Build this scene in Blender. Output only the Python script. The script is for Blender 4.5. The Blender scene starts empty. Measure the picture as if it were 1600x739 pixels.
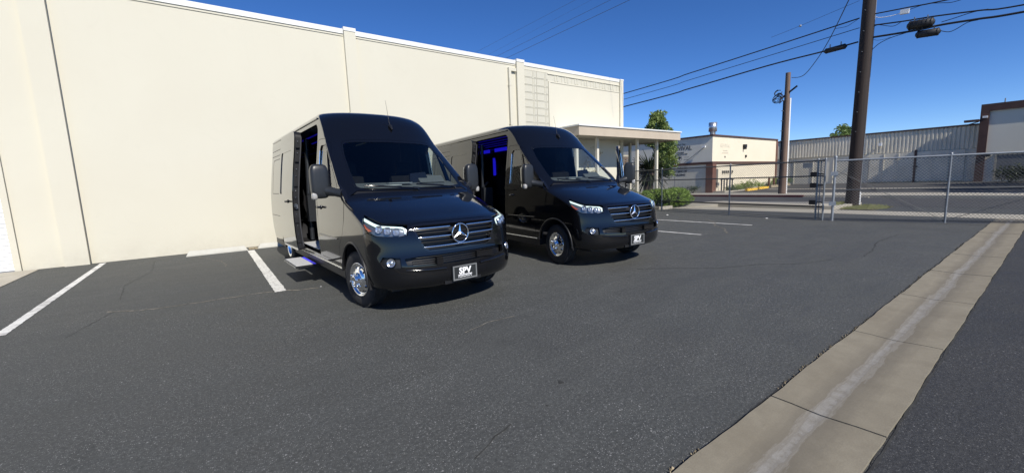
import bpy, math, random
import numpy as np
from mathutils import Vector, Matrix
from mathutils.geometry import delaunay_2d_cdt

random.seed(7)
RNG = np.random.default_rng(7)
SC = bpy.context.scene
COL = SC.collection
PI = math.pi
R = math.radians

# ------------------------------------------------------------------ camera
YAW, PITCH, ROLL, CAM_H = R(36.41), R(7.565), R(-2.134), 1.53
_fw = Vector((math.sin(YAW) * math.cos(PITCH), math.cos(YAW) * math.cos(PITCH), -math.sin(PITCH)))
_r0 = Vector((math.cos(YAW), -math.sin(YAW), 0.0))
_u0 = _r0.cross(_fw)
_rt = _r0 * math.cos(ROLL) + _u0 * math.sin(ROLL)
_up = -_r0 * math.sin(ROLL) + _u0 * math.cos(ROLL)
cam_d = bpy.data.cameras.new('camera')
cam_d.sensor_width = 36.0
cam_d.lens = 639.25 / 1600.0 * 36.0
cam_d.clip_start = 0.05
cam_d.clip_end = 2000.0
cam = bpy.data.objects.new('camera', cam_d)
COL.objects.link(cam)
_m = Matrix((_rt, _up, -_fw)).transposed().to_4x4()
_m.translation = Vector((0, 0, CAM_H))
cam.matrix_world = _m
SC.camera = cam

# ------------------------------------------------------------------ light
SUN_EL, SUN_AZ = R(40.0), R(187.0)          # the sun stands behind the camera, over the alley
world = bpy.data.worlds.new('World')
SC.world = world
world.use_nodes = True
nt = world.node_tree
nt.nodes.clear()
sky = nt.nodes.new('ShaderNodeTexSky')
sky.sky_type = 'NISHITA'
sky.sun_disc = False
sky.sun_elevation = SUN_EL
sky.sun_rotation = SUN_AZ
sky.air_density = 1.0
sky.dust_density = 0.0
sky.altitude = 4000
sky.ozone_density = 3.6
bg = nt.nodes.new('ShaderNodeBackground')
bg.inputs['Strength'].default_value = 0.122
wo = nt.nodes.new('ShaderNodeOutputWorld')
hsv = nt.nodes.new('ShaderNodeHueSaturation')
hsv.inputs['Hue'].default_value = 0.509
hsv.inputs['Saturation'].default_value = 1.22
hsv.inputs['Value'].default_value = 1.0
nt.links.new(sky.outputs[0], hsv.inputs['Color'])
nt.links.new(hsv.outputs[0], bg.inputs[0])
nt.links.new(bg.outputs[0], wo.inputs[0])
sun_d = bpy.data.lights.new('sun', 'SUN')
sun_d.energy = 4.6
sun_d.angle = R(0.5)
sun_d.color = (1.0, 0.95, 0.86)
sun = bpy.data.objects.new('sun', sun_d)
COL.objects.link(sun)
_sd = Vector((math.sin(SUN_AZ) * math.cos(SUN_EL), math.cos(SUN_AZ) * math.cos(SUN_EL), math.sin(SUN_EL)))
sun.rotation_euler = _sd.to_track_quat('Z', 'Y').to_euler()
sun.location = (-3, -20, 25)
SC.view_settings.view_transform = 'Standard'
SC.view_settings.look = 'None'
SC.view_settings.exposure = 0.28
SC.view_settings.gamma = 1.0
SC.render.engine = 'CYCLES'
SC.cycles.max_bounces = 10
SC.cycles.glossy_bounces = 6
SC.cycles.transparent_max_bounces = 16

# ------------------------------------------------------------------ materials
MATS = {}
def mat(name, col, rough=0.6, metal=0.0, spec=0.5, coat=0.0, coat_rough=0.03, emit=None, estr=0.0,
        noise=None, bump=None, trans=0.0, ior=1.45, rnoise=None):
    """noise = list of (scale, amount, detail) multiplied on the colour; bump = (scale, strength, distance)"""
    if name in MATS:
        return MATS[name]
    m = bpy.data.materials.new(name)
    m.use_nodes = True
    t = m.node_tree
    b = t.nodes['Principled BSDF']
    b.inputs['Base Color'].default_value = (*col, 1)
    b.inputs['Roughness'].default_value = rough
    b.inputs['Metallic'].default_value = metal
    b.inputs['Specular IOR Level'].default_value = spec
    b.inputs['IOR'].default_value = ior
    if coat:
        b.inputs['Coat Weight'].default_value = coat
        b.inputs['Coat Roughness'].default_value = coat_rough
    if trans:
        b.inputs['Transmission Weight'].default_value = trans
    if emit:
        b.inputs['Emission Color'].default_value = (*emit, 1)
        b.inputs['Emission Strength'].default_value = estr
    tc = None
    if noise or bump or rnoise:
        tc = t.nodes.new('ShaderNodeTexCoord')
    if noise:
        prev = None
        for sc_, am, de in noise:
            n = t.nodes.new('ShaderNodeTexNoise')
            n.inputs['Scale'].default_value = sc_
            n.inputs['Detail'].default_value = de
            t.links.new(tc.outputs['Object'], n.inputs['Vector'])
            mr = t.nodes.new('ShaderNodeMapRange')
            mr.inputs[1].default_value = 0.3
            mr.inputs[2].default_value = 0.7
            mr.inputs[3].default_value = 1 - am
            mr.inputs[4].default_value = 1 + am
            t.links.new(n.outputs['Fac'], mr.inputs[0])
            mx = t.nodes.new('ShaderNodeVectorMath')
            mx.operation = 'SCALE'
            if prev is None:
                mx.inputs[0].default_value = col
            else:
                t.links.new(prev, mx.inputs[0])
            t.links.new(mr.outputs[0], mx.inputs['Scale'])
            prev = mx.outputs[0]
        t.links.new(prev, b.inputs['Base Color'])
    if rnoise:
        n = t.nodes.new('ShaderNodeTexNoise')
        n.inputs['Scale'].default_value = rnoise[0]
        n.inputs['Detail'].default_value = 4
        t.links.new(tc.outputs['Object'], n.inputs['Vector'])
        mr = t.nodes.new('ShaderNodeMapRange')
        mr.inputs[1].default_value = 0.35
        mr.inputs[2].default_value = 0.65
        mr.inputs[3].default_value = rnoise[1]
        mr.inputs[4].default_value = rnoise[2]
        t.links.new(n.outputs['Fac'], mr.inputs[0])
        t.links.new(mr.outputs[0], b.inputs['Roughness'])
    if bump:
        n = t.nodes.new('ShaderNodeTexNoise')
        n.inputs['Scale'].default_value = bump[0]
        n.inputs['Detail'].default_value = 4
        t.links.new(tc.outputs['Object'], n.inputs['Vector'])
        bp = t.nodes.new('ShaderNodeBump')
        bp.inputs['Strength'].default_value = bump[1]
        bp.inputs['Distance'].default_value = bump[2]
        t.links.new(n.outputs['Fac'], bp.inputs['Height'])
        t.links.new(bp.outputs[0], b.inputs['Normal'])
    MATS[name] = m
    return m

class NT:
    """tiny helper for longer node trees"""
    def __init__(s, name):
        s.m = bpy.data.materials.new(name); s.m.use_nodes = True
        s.t = s.m.node_tree; s.b = s.t.nodes['Principled BSDF']
        s.tc = s.t.nodes.new('ShaderNodeTexCoord').outputs['Object']
        MATS[name] = s.m
    def node(s, kind, **inp):
        n = s.t.nodes.new(kind)
        for k, v in inp.items():
            k = k.replace('_', ' ')
            if isinstance(v, bpy.types.NodeSocket): s.t.links.new(v, n.inputs[k])
            else: n.inputs[k].default_value = v
        return n
    def noise(s, scale, detail=4, rough=0.5, vec=None, dist=0.0):
        return s.node('ShaderNodeTexNoise', Vector=vec or s.tc, Scale=scale, Detail=detail, Roughness=rough, Distortion=dist).outputs['Fac']
    def rng(s, v, a, b, c=0.0, d=1.0):
        n = s.t.nodes.new('ShaderNodeMapRange'); s.t.links.new(v, n.inputs[0])
        for i, q in enumerate((a, b, c, d)): n.inputs[i + 1].default_value = q
        return n.outputs[0]
    def mul(s, a, b):
        n = s.t.nodes.new('ShaderNodeMath'); n.operation = 'MULTIPLY'
        for i, q in enumerate((a, b)):
            if isinstance(q, bpy.types.NodeSocket): s.t.links.new(q, n.inputs[i])
            else: n.inputs[i].default_value = q
        return n.outputs[0]
    def math(s, op, a, b=0.0):
        n = s.t.nodes.new('ShaderNodeMath'); n.operation = op
        for i, q in enumerate((a, b)):
            if isinstance(q, bpy.types.NodeSocket): s.t.links.new(q, n.inputs[i])
            else: n.inputs[i].default_value = q
        return n.outputs[0]
    def mix(s, f, a, b):
        n = s.t.nodes.new('ShaderNodeMix'); n.data_type = 'RGBA'
        for i, q in ((0, f), (6, a), (7, b)):
            if isinstance(q, bpy.types.NodeSocket): s.t.links.new(q, n.inputs[i])
            elif i == 0: n.inputs[i].default_value = q
            else: n.inputs[i].default_value = (*q, 1)
        return n.outputs[2]
    def col(s, c): s.t.links.new(c, s.b.inputs['Base Color'])
    def rough(s, c):
        if isinstance(c, bpy.types.NodeSocket): s.t.links.new(c, s.b.inputs['Roughness'])
        else: s.b.inputs['Roughness'].default_value = c
    def bump(s, hgt, st, dist):
        n = s.t.nodes.new('ShaderNodeBump'); n.inputs['Strength'].default_value = st; n.inputs['Distance'].default_value = dist
        s.t.links.new(hgt, n.inputs['Height']); s.t.links.new(n.outputs[0], s.b.inputs['Normal'])

def asphalt(name, base, warm, speck, speck_amt, patch):
    k = NT(name)
    big = k.rng(k.noise(0.35, 5, 0.6), 0.3, 0.7)
    mid = k.rng(k.noise(1.0, 6, 0.68, dist=1.2, vec=k.node('ShaderNodeMapping', Vector=k.tc, Scale=(0.8, 2.4, 1.0), Rotation=(0, 0, 0.5)).outputs[0]), 0.40, 0.72)
    c = k.mix(big, base, warm)
    c = k.mix(k.mul(mid, patch), c, tuple(q * 1.55 for q in base))
    dk = k.rng(k.noise(0.9, 4, 0.65, dist=1.0), 0.62, 0.74)
    c = k.mix(k.mul(dk, 0.30), c, tuple(q * 0.5 for q in base))
    fine = k.noise(150, 4, 0.75)
    c = k.mix(k.rng(fine, 0.36, 0.66, 0.62, 0), c, tuple(q * 0.38 for q in base))
    c = k.mix(k.rng(fine, 0.52, 0.78, 0, 0.5), c, tuple(q * 2.2 for q in base))
    mg = k.noise(42, 3, 0.65)
    c = k.mix(k.rng(mg, 0.34, 0.52, 0.55, 0), c, tuple(q * 0.5 for q in base))
    c = k.mix(k.rng(mg, 0.54, 0.74, 0, 0.45), c, tuple(q * 1.9 for q in base))
    def stones(scale, amt, r0, r1):
        vo = k.node('ShaderNodeTexVoronoi', Vector=k.tc, Scale=scale)
        pick = k.node('ShaderNodeSeparateColor', Color=vo.outputs['Color']).outputs
        return k.mul(k.rng(vo.outputs['Distance'], r0, r1), k.mul(k.rng(pick[0], 1 - amt, 1 - amt + 0.05), k.rng(pick[1], 0, 1, 0.35, 1.0)))
    st = stones(105.0, speck_amt, 0.36, 0.22)
    st2 = stones(52.0, speck_amt * 0.28, 0.34, 0.22)
    dens = k.rng(k.noise(1.1, 4), 0.3, 0.65, 0.30, 1.0)
    st = k.mul(k.math('MAXIMUM', st, st2), dens)
    c = k.mix(st, c, speck)
    k.col(c)
    k.rough(k.rng(mid, 0, 1, 0.72, 0.9))
    k.b.inputs['Specular IOR Level'].default_value = 0.35
    hgt = k.math('ADD', k.mul(fine, 0.6), k.mul(mg, 0.8))
    k.bump(hgt, 0.8, 0.008)
    return k.m

M_ASPH = asphalt('asphalt_lot', (0.0760, 0.0795, 0.0760), (0.090, 0.089, 0.081), (0.36, 0.355, 0.34), 0.36, 0.5)
M_ALLEY = asphalt('asphalt_alley', (0.047, 0.0478, 0.048), (0.055, 0.0545, 0.053), (0.24, 0.235, 0.225), 0.28, 0.3)
M_ROAD = asphalt('asphalt_road', (0.075, 0.074, 0.072), (0.09, 0.087, 0.082), (0.22, 0.215, 0.2), 0.25, 0.3)

def concrete(name, a, b, stain, bump=0.25):
    k = NT(name)
    n1 = k.rng(k.noise(1.1, 6, 0.65, dist=0.8), 0.3, 0.7)
    n2 = k.rng(k.noise(7, 5, 0.7), 0.3, 0.72)
    n3 = k.noise(120, 3, 0.6)
    c = k.mix(n1, a, b)
    c = k.mix(k.mul(n2, 0.45), c, stain)
    c = k.mix(k.rng(n3, 0.35, 0.7, 0, 0.25), c, tuple(q * 0.55 for q in a))
    k.col(c); k.rough(0.85); k.b.inputs['Specular IOR Level'].default_value = 0.3
    k.bump(n3, bump, 0.004)
    return k.m
M_CONC = concrete('concrete', (0.42, 0.385, 0.31), (0.50, 0.465, 0.39), (0.30, 0.27, 0.21))
M_GUT = None
M_GUTW = concrete('gutter_wash', (0.29, 0.285, 0.27), (0.36, 0.355, 0.34), (0.20, 0.19, 0.17), 0.5)
def gutter_mat():
    k = NT('concrete_gutter')
    n1 = k.rng(k.noise(1.3, 6, 0.65, dist=0.8), 0.3, 0.7)
    n2 = k.rng(k.noise(7, 6, 0.75), 0.35, 0.72)
    n3 = k.noise(120, 3, 0.6)
    c = k.mix(n1, (0.225, 0.197, 0.143), (0.285, 0.255, 0.190))
    c = k.mix(k.mul(n2, 0.5), c, (0.16, 0.138, 0.10))
    # dark damp margin and pale mineral wash along the flow line (object space equals world space for the slabs)
    sep = k.node('ShaderNodeSeparateXYZ', Vector=k.tc).outputs
    st = k.node('ShaderNodeMapping', Vector=k.tc, Scale=(1.0, 7.0, 1.0)).outputs[0]
    wv = k.math('MULTIPLY', k.math('SUBTRACT', k.noise(1.6, 6, 0.7, vec=st), 0.5), 0.16)
    wv2 = k.math('MULTIPLY', k.math('SUBTRACT', k.noise(0.7, 2), 0.5), 0.10)
    dd = k.math('ABSOLUTE', k.math('ADD', k.math('ADD', k.math('SUBTRACT', sep[1], 0.80), wv), wv2))
    dark = k.rng(dd, 0.17, 0.03); c = k.mix(k.mul(dark, 0.75), c, (0.13, 0.115, 0.09))
    wash = k.mul(k.rng(dd, 0.036, 0.022), k.rng(k.noise(9, 6, 0.75), 0.28, 0.55, 0.15, 1.0)); c = k.mix(k.mul(wash, 0.75), c, (0.30, 0.288, 0.262))
    rim = k.mul(k.rng(dd, 0.056, 0.044), k.rng(dd, 0.026, 0.040)); c = k.mix(k.mul(rim, 0.4), c, (0.34, 0.32, 0.28))
    c = k.mix(k.rng(n3, 0.35, 0.7, 0, 0.3), c, (0.14, 0.12, 0.09))
    k.col(c); k.rough(0.85); k.b.inputs['Specular IOR Level'].default_value = 0.3
    k.bump(n3, 0.3, 0.004)
    return k.m
M_GUT = gutter_mat()
M_STOP = concrete('wheel_stop_paint', (0.52, 0.51, 0.455), (0.60, 0.59, 0.53), (0.42, 0.40, 0.35))
M_DIRT = mat('sediment', (0.30, 0.25, 0.17), 0.95, noise=[(30, .5, 4)], bump=(60, .6, .01))
M_CRACK = mat('crack_fill', (0.036, 0.036, 0.034), 0.95, noise=[(12, .3, 4)])
M_CRACKL = mat('crack_dust', (0.17, 0.155, 0.125), 0.95, noise=[(14, .6, 4)])

def stucco(name, a, b, fleck=0.0):
    k = NT(name)
    n1 = k.rng(k.noise(0.35, 5, 0.6, dist=0.5), 0.3, 0.7)
    n2 = k.noise(45, 4, 0.65)
    c = k.mix(n1, a, b)
    n3 = k.rng(k.noise(1.7, 6, 0.7, dist=1.2), 0.58, 0.8)
    c = k.mix(k.mul(n3, 0.16), c, tuple(q * 0.82 for q in a))
    pos = k.node('ShaderNodeSeparateXYZ', Vector=k.t.nodes.new('ShaderNodeNewGeometry').outputs['Position']).outputs
    foot = k.mul(k.rng(pos[2], 0.55, 0.0), k.rng(k.noise(3.0, 6, 0.75), 0.35, 0.7))
    c = k.mix(k.mul(foot, 0.30), c, (0.36, 0.32, 0.25))
    stv = k.node('ShaderNodeMapping', Vector=k.tc, Scale=(5.0, 5.0, 0.12)).outputs[0]
    run = k.mul(k.rng(k.noise(1.0, 5, 0.7, vec=stv), 0.56, 0.78), k.rng(pos[2], 2.0, 6.3, 0.15, 1.0))
    c = k.mix(k.mul(run, 0.07), c, tuple(q * 0.78 for q in a))
    k.col(c); k.rough(0.8); k.b.inputs['Specular IOR Level'].default_value = 0.25
    k.bump(n2, 0.22, 0.006)
    return k.m
M_WALL = stucco('cream_stucco', (0.585, 0.553, 0.452), (0.605, 0.576, 0.474))
M_PANEL = stucco('cream_block', (0.53, 0.509, 0.42), (0.55, 0.525, 0.44))
M_CAP = mat('white_cap', (0.70, 0.70, 0.675), 0.5, noise=[(3, .05, 3)])
M_TAN = mat('tan_fascia', (0.47, 0.40, 0.31), 0.6, noise=[(1.2, .06, 3)])
M_SOFFIT = mat('soffit', (0.50, 0.46, 0.38), 0.8, noise=[(2, .06, 3)])
M_POST = mat('cream_post', (0.66, 0.62, 0.52), 0.6)
M_ROLL = mat('white_slat', (0.80, 0.80, 0.79), 0.45, noise=[(2, .04, 3)])
M_ROLLD = mat('slat_gap', (0.36, 0.35, 0.36), 0.7)
M_GREY = stucco('grey_stucco', (0.72, 0.68, 0.565), (0.745, 0.71, 0.60))
M_REVC = stucco('cream_stucco_far', (0.70, 0.63, 0.49), (0.73, 0.66, 0.52))
M_BROWN = mat('brown_trim', (0.085, 0.045, 0.035), 0.6, noise=[(3, .15, 3)])
M_MAROON = mat('maroon_trim', (0.17, 0.085, 0.06), 0.6, noise=[(3, .15, 3)])
M_METAL = mat('corrugated_steel', (0.74, 0.68, 0.55), 0.55, metal=0.0, noise=[(0.8, .10, 4)])
M_CBLOCK = mat('grey_block_wall', (0.74, 0.69, 0.57), 0.85, noise=[(1.5, .10, 4), (18, .06, 3)])
M_GALV = mat('galvanised_steel', (0.24, 0.255, 0.27), 0.5, metal=0.5, noise=[(9, .18, 4)])
M_GALVD = mat('weathered_rail', (0.10, 0.105, 0.11), 0.55, metal=0.4, noise=[(9, .2, 4)])
M_GALVL = mat('bright_galvanised', (0.28, 0.30, 0.32), 0.5, metal=0.4, noise=[(12, .12, 4)])
M_WIRE = mat('chain_wire', (0.10, 0.105, 0.11), 0.55, metal=0.3)
M_CABLE = mat('cable_black', (0.012, 0.012, 0.014), 0.6)
M_CABLEG = mat('cable_grey', (0.05, 0.055, 0.07), 0.6)
M_BLKP = mat('black_casing', (0.016, 0.016, 0.018), 0.6, noise=[(6, .3, 3)])
M_WHP = mat('white_plastic', (0.78, 0.78, 0.76), 0.45)
M_TXT = mat('painted_letter', (0.05, 0.05, 0.048), 0.8)
M_TXTF = mat('faded_letter', (0.13, 0.127, 0.115), 0.85)
M_TXTL = mat('faint_letter', (0.60, 0.56, 0.46), 0.85)
M_RED = mat('red_kerb_paint', (0.12, 0.028, 0.026), 0.75, noise=[(8, .3, 4)])
M_YEL = mat('yellow_paint', (0.72, 0.44, 0.06), 0.7, noise=[(6, .15, 4)])
M_SIGN = mat('sign_white', (0.74, 0.74, 0.72), 0.5)
M_SIGNR = mat('sign_red', (0.45, 0.04, 0.04), 0.5)
M_LINE = None
k = NT('line_paint')
w1 = k.rng(k.noise(22, 6, 0.75, dist=0.4), 0.36, 0.47)
c = k.mix(w1, (0.10, 0.095, 0.085), (0.70, 0.69, 0.64))
c = k.mix(k.rng(k.noise(3, 4), 0.4, 0.7, 0, 0.35), c, (0.45, 0.43, 0.38))
k.col(c); k.rough(0.75)
M_LINE = k.m
k = NT('line_paint_fresh')
c = k.mix(k.rng(k.noise(9, 6, 0.75, dist=0.4), 0.25, 0.5), (0.45, 0.44, 0.42), (0.72, 0.71, 0.67))
c = k.mix(k.rng(k.noise(3.3, 5, dist=1.0), 0.45, 0.70, 0, 0.65), c, (0.26, 0.25, 0.235))
c = k.mix(k.rng(k.noise(60, 4, 0.8), 0.55, 0.68, 0, 0.6), c, (0.12, 0.118, 0.11))
k.col(c); k.rough(0.75)
M_LINE2 = k.m

def wood(name, a, b):
    k = NT(name)
    mp = k.node('ShaderNodeMapping', Vector=k.tc, Scale=(14, 14, 0.5)).outputs[0]
    c = k.mix(k.rng(k.noise(1.6, 6, 0.7, vec=mp), 0.3, 0.7), a, b)
    k.col(c); k.rough(0.8); k.bump(k.noise(1.6, 6, 0.7, vec=mp), 0.5, 0.01)
    return k.m
M_POLE1 = wood('dark_pole_wood', (0.009, 0.006, 0.005), (0.034, 0.019, 0.014))
M_POLE2 = wood('weathered_pole_wood', (0.10, 0.062, 0.045), (0.21, 0.14, 0.10))
M_BARK = wood('bark', (0.06, 0.042, 0.03), (0.13, 0.095, 0.07))

def leafmat(name, a, b):
    k = NT(name)
    gi = k.t.nodes.new('ShaderNodeObjectInfo')
    c = k.mix(k.rng(k.noise(5, 4, 0.7), 0.3, 0.7), a, b)
    k.col(c); k.rough(0.5); k.b.inputs['Specular IOR Level'].default_value = 0.35
    tr = k.t.nodes.new('ShaderNodeBsdfTranslucent')
    k.t.links.new(c, tr.inputs[0])
    ms = k.t.nodes.new('ShaderNodeMixShader'); ms.inputs[0].default_value = 0.25
    k.t.links.new(k.b.outputs[0], ms.inputs[1]); k.t.links.new(tr.outputs[0], ms.inputs[2])
    k.t.links.new(ms.outputs[0], k.t.nodes['Material Output'].inputs[0])
    return k.m
M_LEAF_H = leafmat('hedge_leaf', (0.11, 0.20, 0.025), (0.26, 0.36, 0.07))
M_LEAF_T = leafmat('tree_leaf', (0.12, 0.19, 0.055), (0.30, 0.36, 0.11))
M_LEAF_Y = leafmat('yucca_leaf', (0.030, 0.045, 0.022), (0.06, 0.075, 0.04))
M_LEAF_G = leafmat('grey_shrub_leaf', (0.08, 0.12, 0.07), (0.14, 0.18, 0.10))
M_LEAF_D = leafmat('dry_leaf', (0.30, 0.24, 0.10), (0.45, 0.35, 0.16))
M_LEAF_F = leafmat('far_tree_leaf', (0.09, 0.15, 0.04), (0.17, 0.23, 0.07))
M_GRASS = leafmat('grass_blade', (0.14, 0.17, 0.05), (0.27, 0.26, 0.11))

# ------------------------------------------------------------------ helpers
class MB:
    def __init__(s): s.v = []; s.f = []; s.mi = []; s.sm = []; s.cur = 0; s.smooth = False
    def add(s, vs, fs, mi=None, smooth=None):
        o = len(s.v); s.v.extend([tuple(map(float, p)) for p in vs])
        mi = s.cur if mi is None else mi; smooth = s.smooth if smooth is None else smooth
        for f in fs: s.f.append(tuple(i + o for i in f)); s.mi.append(mi); s.sm.append(smooth)
        return s
    def box(s, x0, x1, y0, y1, z0, z1, mi=None):
        vs = [(x, y, z) for z in (z0, z1) for x, y in ((x0, y0), (x1, y0), (x1, y1), (x0, y1))]
        return s.add(vs, [(3, 2, 1, 0), (4, 5, 6, 7), (0, 1, 5, 4), (1, 2, 6, 5), (2, 3, 7, 6), (3, 0, 4, 7)], mi)
    def tube(s, pts, r, n=8, mi=None, caps=True, smooth=True):
        pts = [Vector(p) for p in pts]; rs = r if isinstance(r, (list, tuple)) else [r] * len(pts)
        rings = []; ref = None
        for i, p in enumerate(pts):
            d = (pts[min(i + 1, len(pts) - 1)] - pts[max(i - 1, 0)]).normalized()
            if ref is None:
                ref = Vector((0, 0, 1)) if abs(d.z) < 0.9 else Vector((1, 0, 0))
            a = d.cross(ref).normalized(); b = a.cross(d).normalized(); ref = b
            rings.append([p + (a * math.cos(2 * PI * k / n) + b * math.sin(2 * PI * k / n)) * rs[i] for k in range(n)])
        vs = [q for rg in rings for q in rg]; fs = []
        for i in range(len(pts) - 1):
            for k in range(n):
                fs.append((i * n + k, (i + 1) * n + k, (i + 1) * n + (k + 1) % n, i * n + (k + 1) % n))
        fs = [f[::-1] for f in fs]
        s.add(vs, fs, mi, smooth)
        if caps:
            s.add(rings[0], [tuple(range(n))], mi, False); s.add(rings[-1], [tuple(range(n))[::-1]], mi, False)
        return s
    def bar(s, a, b, w, h, mi=None, up=(0, 0, 1)):
        a = Vector(a); b = Vector(b); d = (b - a).normalized(); up = Vector(up)
        x = d.cross(up).normalized() * (w / 2); y = x.cross(d).normalized() * (h / 2)
        vs = [p + sx * x + sy * y for p in (a, b) for sx, sy in ((-1, -1), (1, -1), (1, 1), (-1, 1))]
        return s.add(vs, [(0, 1, 2, 3), (7, 6, 5, 4), (4, 5, 1, 0), (5, 6, 2, 1), (6, 7, 3, 2), (7, 4, 0, 3)], mi)
    def lathe(s, prof, n=32, axis='z', org=(0, 0, 0), mi=None, smooth=True, close=False):
        """prof = [(radius, along)], revolved about the axis"""
        vs = []; o = Vector(org)
        for r_, t in prof:
            for k in range(n):
                a = 2 * PI * k / n; c, q = math.cos(a) * r_, math.sin(a) * r_
                vs.append(o + (Vector((c, q, t)) if axis == 'z' else Vector((q, t, c)) if axis == 'y' else Vector((t, c, q))))
        fs = []
        for i in range(len(prof) - 1):
            for k in range(n):
                fs.append((i * n + k, i * n + (k + 1) % n, (i + 1) * n + (k + 1) % n, (i + 1) * n + k))
        return s.add(vs, fs, mi, smooth)
    def prism(s, poly, z0, z1, mi=None, fn=None):
        n = len(poly); f = fn or (lambda x, y, z: (x, y, z))
        vs = [f(x, y, z0) for x, y in poly] + [f(x, y, z1) for x, y in poly]
        fs = [tuple(range(n))[::-1], tuple(range(n, 2 * n))] + [(i, (i + 1) % n, n + (i + 1) % n, n + i) for i in range(n)]
        return s.add(vs, fs, mi)
    def mesh(s, name, mats):
        me = bpy.data.meshes.new(name)
        me.from_pydata(s.v, [], s.f)
        for m in (mats if isinstance(mats, (list, tuple)) else [mats]): me.materials.append(m)
        me.polygons.foreach_set('material_index', s.mi)
        me.polygons.foreach_set('use_smooth', s.sm)
        me.update()
        return me

def obj(name, me, parent=None, loc=None, rot=None, kind=None):
    o = bpy.data.objects.new(name, me); COL.objects.link(o)
    if parent is not None: o.parent = parent
    if loc is not None: o.location = loc
    if rot is not None: o.rotation_euler = rot
    if kind: o['kind'] = kind
    return o
def part(name, mb, mats, parent, **k): return obj(name, mb.mesh(name, mats), parent, **k)
def thing(name, label, cat, loc=(0, 0, 0), rz=0.0, group=None):
    o = bpy.data.objects.new(name, None); COL.objects.link(o)
    o.empty_display_size = 0.3
    o.location = loc; o.rotation_euler = (0, 0, rz)
    tag(o, label, cat, group); return o
def tag(o, label, cat, group=None):
    o['label'] = label; o['category'] = cat
    if group: o['group'] = group
    return o
def struct(name, mb, mats, parent=None):
    return obj(name, mb.mesh(name, mats), parent, kind='structure')
def text_mesh(body, size, extrude=0.002, spacing=1.0, bold=0.0, align='CENTER'):
    cu = bpy.data.curves.new('lettering', 'FONT'); cu.body = body; cu.size = size; cu.extrude = extrude
    cu.space_character = spacing; cu.offset = bold; cu.align_x = align; cu.align_y = 'CENTER'; cu.resolution_u = 3
    o = bpy.data.objects.new('lettering', cu); COL.objects.link(o)
    dg = bpy.context.evaluated_depsgraph_get(); me = bpy.data.meshes.new_from_object(o.evaluated_get(dg))
    bpy.data.objects.remove(o); bpy.data.curves.remove(cu)
    return me
# ------------------------------------------------------------------ ground
mb = MB()
mb.add([(-250, -250, 0), (350, -250, 0), (350, 350, 0), (-250, 350, 0)], [(0, 1, 2, 3)])
ground = struct('ground', mb, M_ASPH)

def sheet(name, poly, z, m, parent=None, kind='structure'):
    b = MB(); b.add([(x, y, z) for x, y in poly], [tuple(range(len(poly)))])
    return obj(name, b.mesh(name, m), parent, kind=kind)

# darker alley on the far side of the gutter, ragged edge
pts = [(-30, -40), (60, -40)]
x = 17.2
while x > -30:
    pts.append((x, 0.49 + RNG.normal(0, 0.005))); x -= 0.11
sheet('alley_pavement', pts, 0.004, M_ALLEY)

# concrete V gutter, slab by slab
gutter = bpy.data.objects.new('drain_gutter', None); COL.objects.link(gutter); gutter['kind'] = 'structure'
JN = 1.8325
def wob(x, k): return 0.006 * math.sin(x * 3.1 + k) + 0.003 * math.sin(x * 8.3 + 2 * k) + 0.002 * math.sin(x * 19.0 + k)
gx = 2.95 - 3 * JN
while gx < 17.2:
    a, b_ = gx + 0.007, gx + JN - 0.007
    m = MB(); nx = 22; prof = [(0.0, -0.03), (0.0, .013), (.13, .011), (.25, .004), (.31, .001), (.37, .004), (.47, .011), (.595, .014), (.595, -.03)]
    vs = []; jit = RNG.normal(0, .0015)
    for i in range(nx + 1):
        x = a + (b_ - a) * i / nx
        for j, (t, z) in enumerate(prof):
            y = 0.49 + t + (wob(x, 0) if j < 2 else wob(x, 2.0) if j > 6 else 0) * 0.8
            vs.append((x, y, z + 0.006 + jit))
    n = len(prof); fs = [(i * n + j, (i + 1) * n + j, (i + 1) * n + j + 1, i * n + j + 1) for i in range(nx) for j in range(n - 1)]
    fs += [tuple(range(n)), tuple(range(nx * n, nx * n + n))[::-1]]
    m.add(vs, fs)
    part('slab', m, M_GUT, gutter)
    gx += JN
# dry debris collected along the lot edge of the gutter
m = MB()
for i in range(620):
    x = float(RNG.uniform(0.6, 12)); y = 1.092 + wob(x, 2) + float(RNG.normal(0.006, .010)); s = float(RNG.uniform(.004, .012)); h_ = float(RNG.uniform(.012, .022))
    if math.sin(x * 4.0) + math.sin(x * 1.7 + 1) < -0.1: continue
    m.add([(x - s, y - s, .002), (x + s, y - s * .7, .002), (x + s * .8, y + s, .002), (x, y, h_)], [(0, 1, 3), (1, 2, 3), (2, 0, 3)])
part('dry_debris', m, M_DIRT, gutter, kind='stuff')
# dark ragged seam beside it
def strip(name, line, w, z, m_, parent, jit=0.3, n=None, wmin=0.3):
    b = MB(); L = [Vector((x, y, 0)) for x, y in line]; pts = []
    for a, c in zip(L[:-1], L[1:]):
        q = max(2, int((c - a).length / 0.06))
        pts += [a.lerp(c, i / q) for i in range(q)]
    pts.append(L[-1]); vs = []
    off = 0.0
    for i, p in enumerate(pts):
        d = (pts[min(i + 1, len(pts) - 1)] - pts[max(i - 1, 0)]).normalized(); nn = Vector((-d.y, d.x, 0))
        off = off * 0.8 + float(RNG.normal(0, jit * w)); ww = w * float(RNG.uniform(wmin, 1.2))
        c = p + nn * off
        vs += [tuple(c + nn * ww / 2 + Vector((0, 0, z))), tuple(c - nn * ww / 2 + Vector((0, 0, z)))]
    b.add(vs, [(2 * i, 2 * i + 1, 2 * i + 3, 2 * i + 2) for i in range(len(pts) - 1)])
    return obj(name, b.mesh(name, m_), parent)
strip('seam', [(-3, 1.10), (17, 1.10)], 0.016, 0.003, M_CRACK, ground, 0.12)
strip('seam', [(-3, 0.478), (17, 0.478)], 0.016, 0.007, M_CRACK, ground, 0.12)
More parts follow.
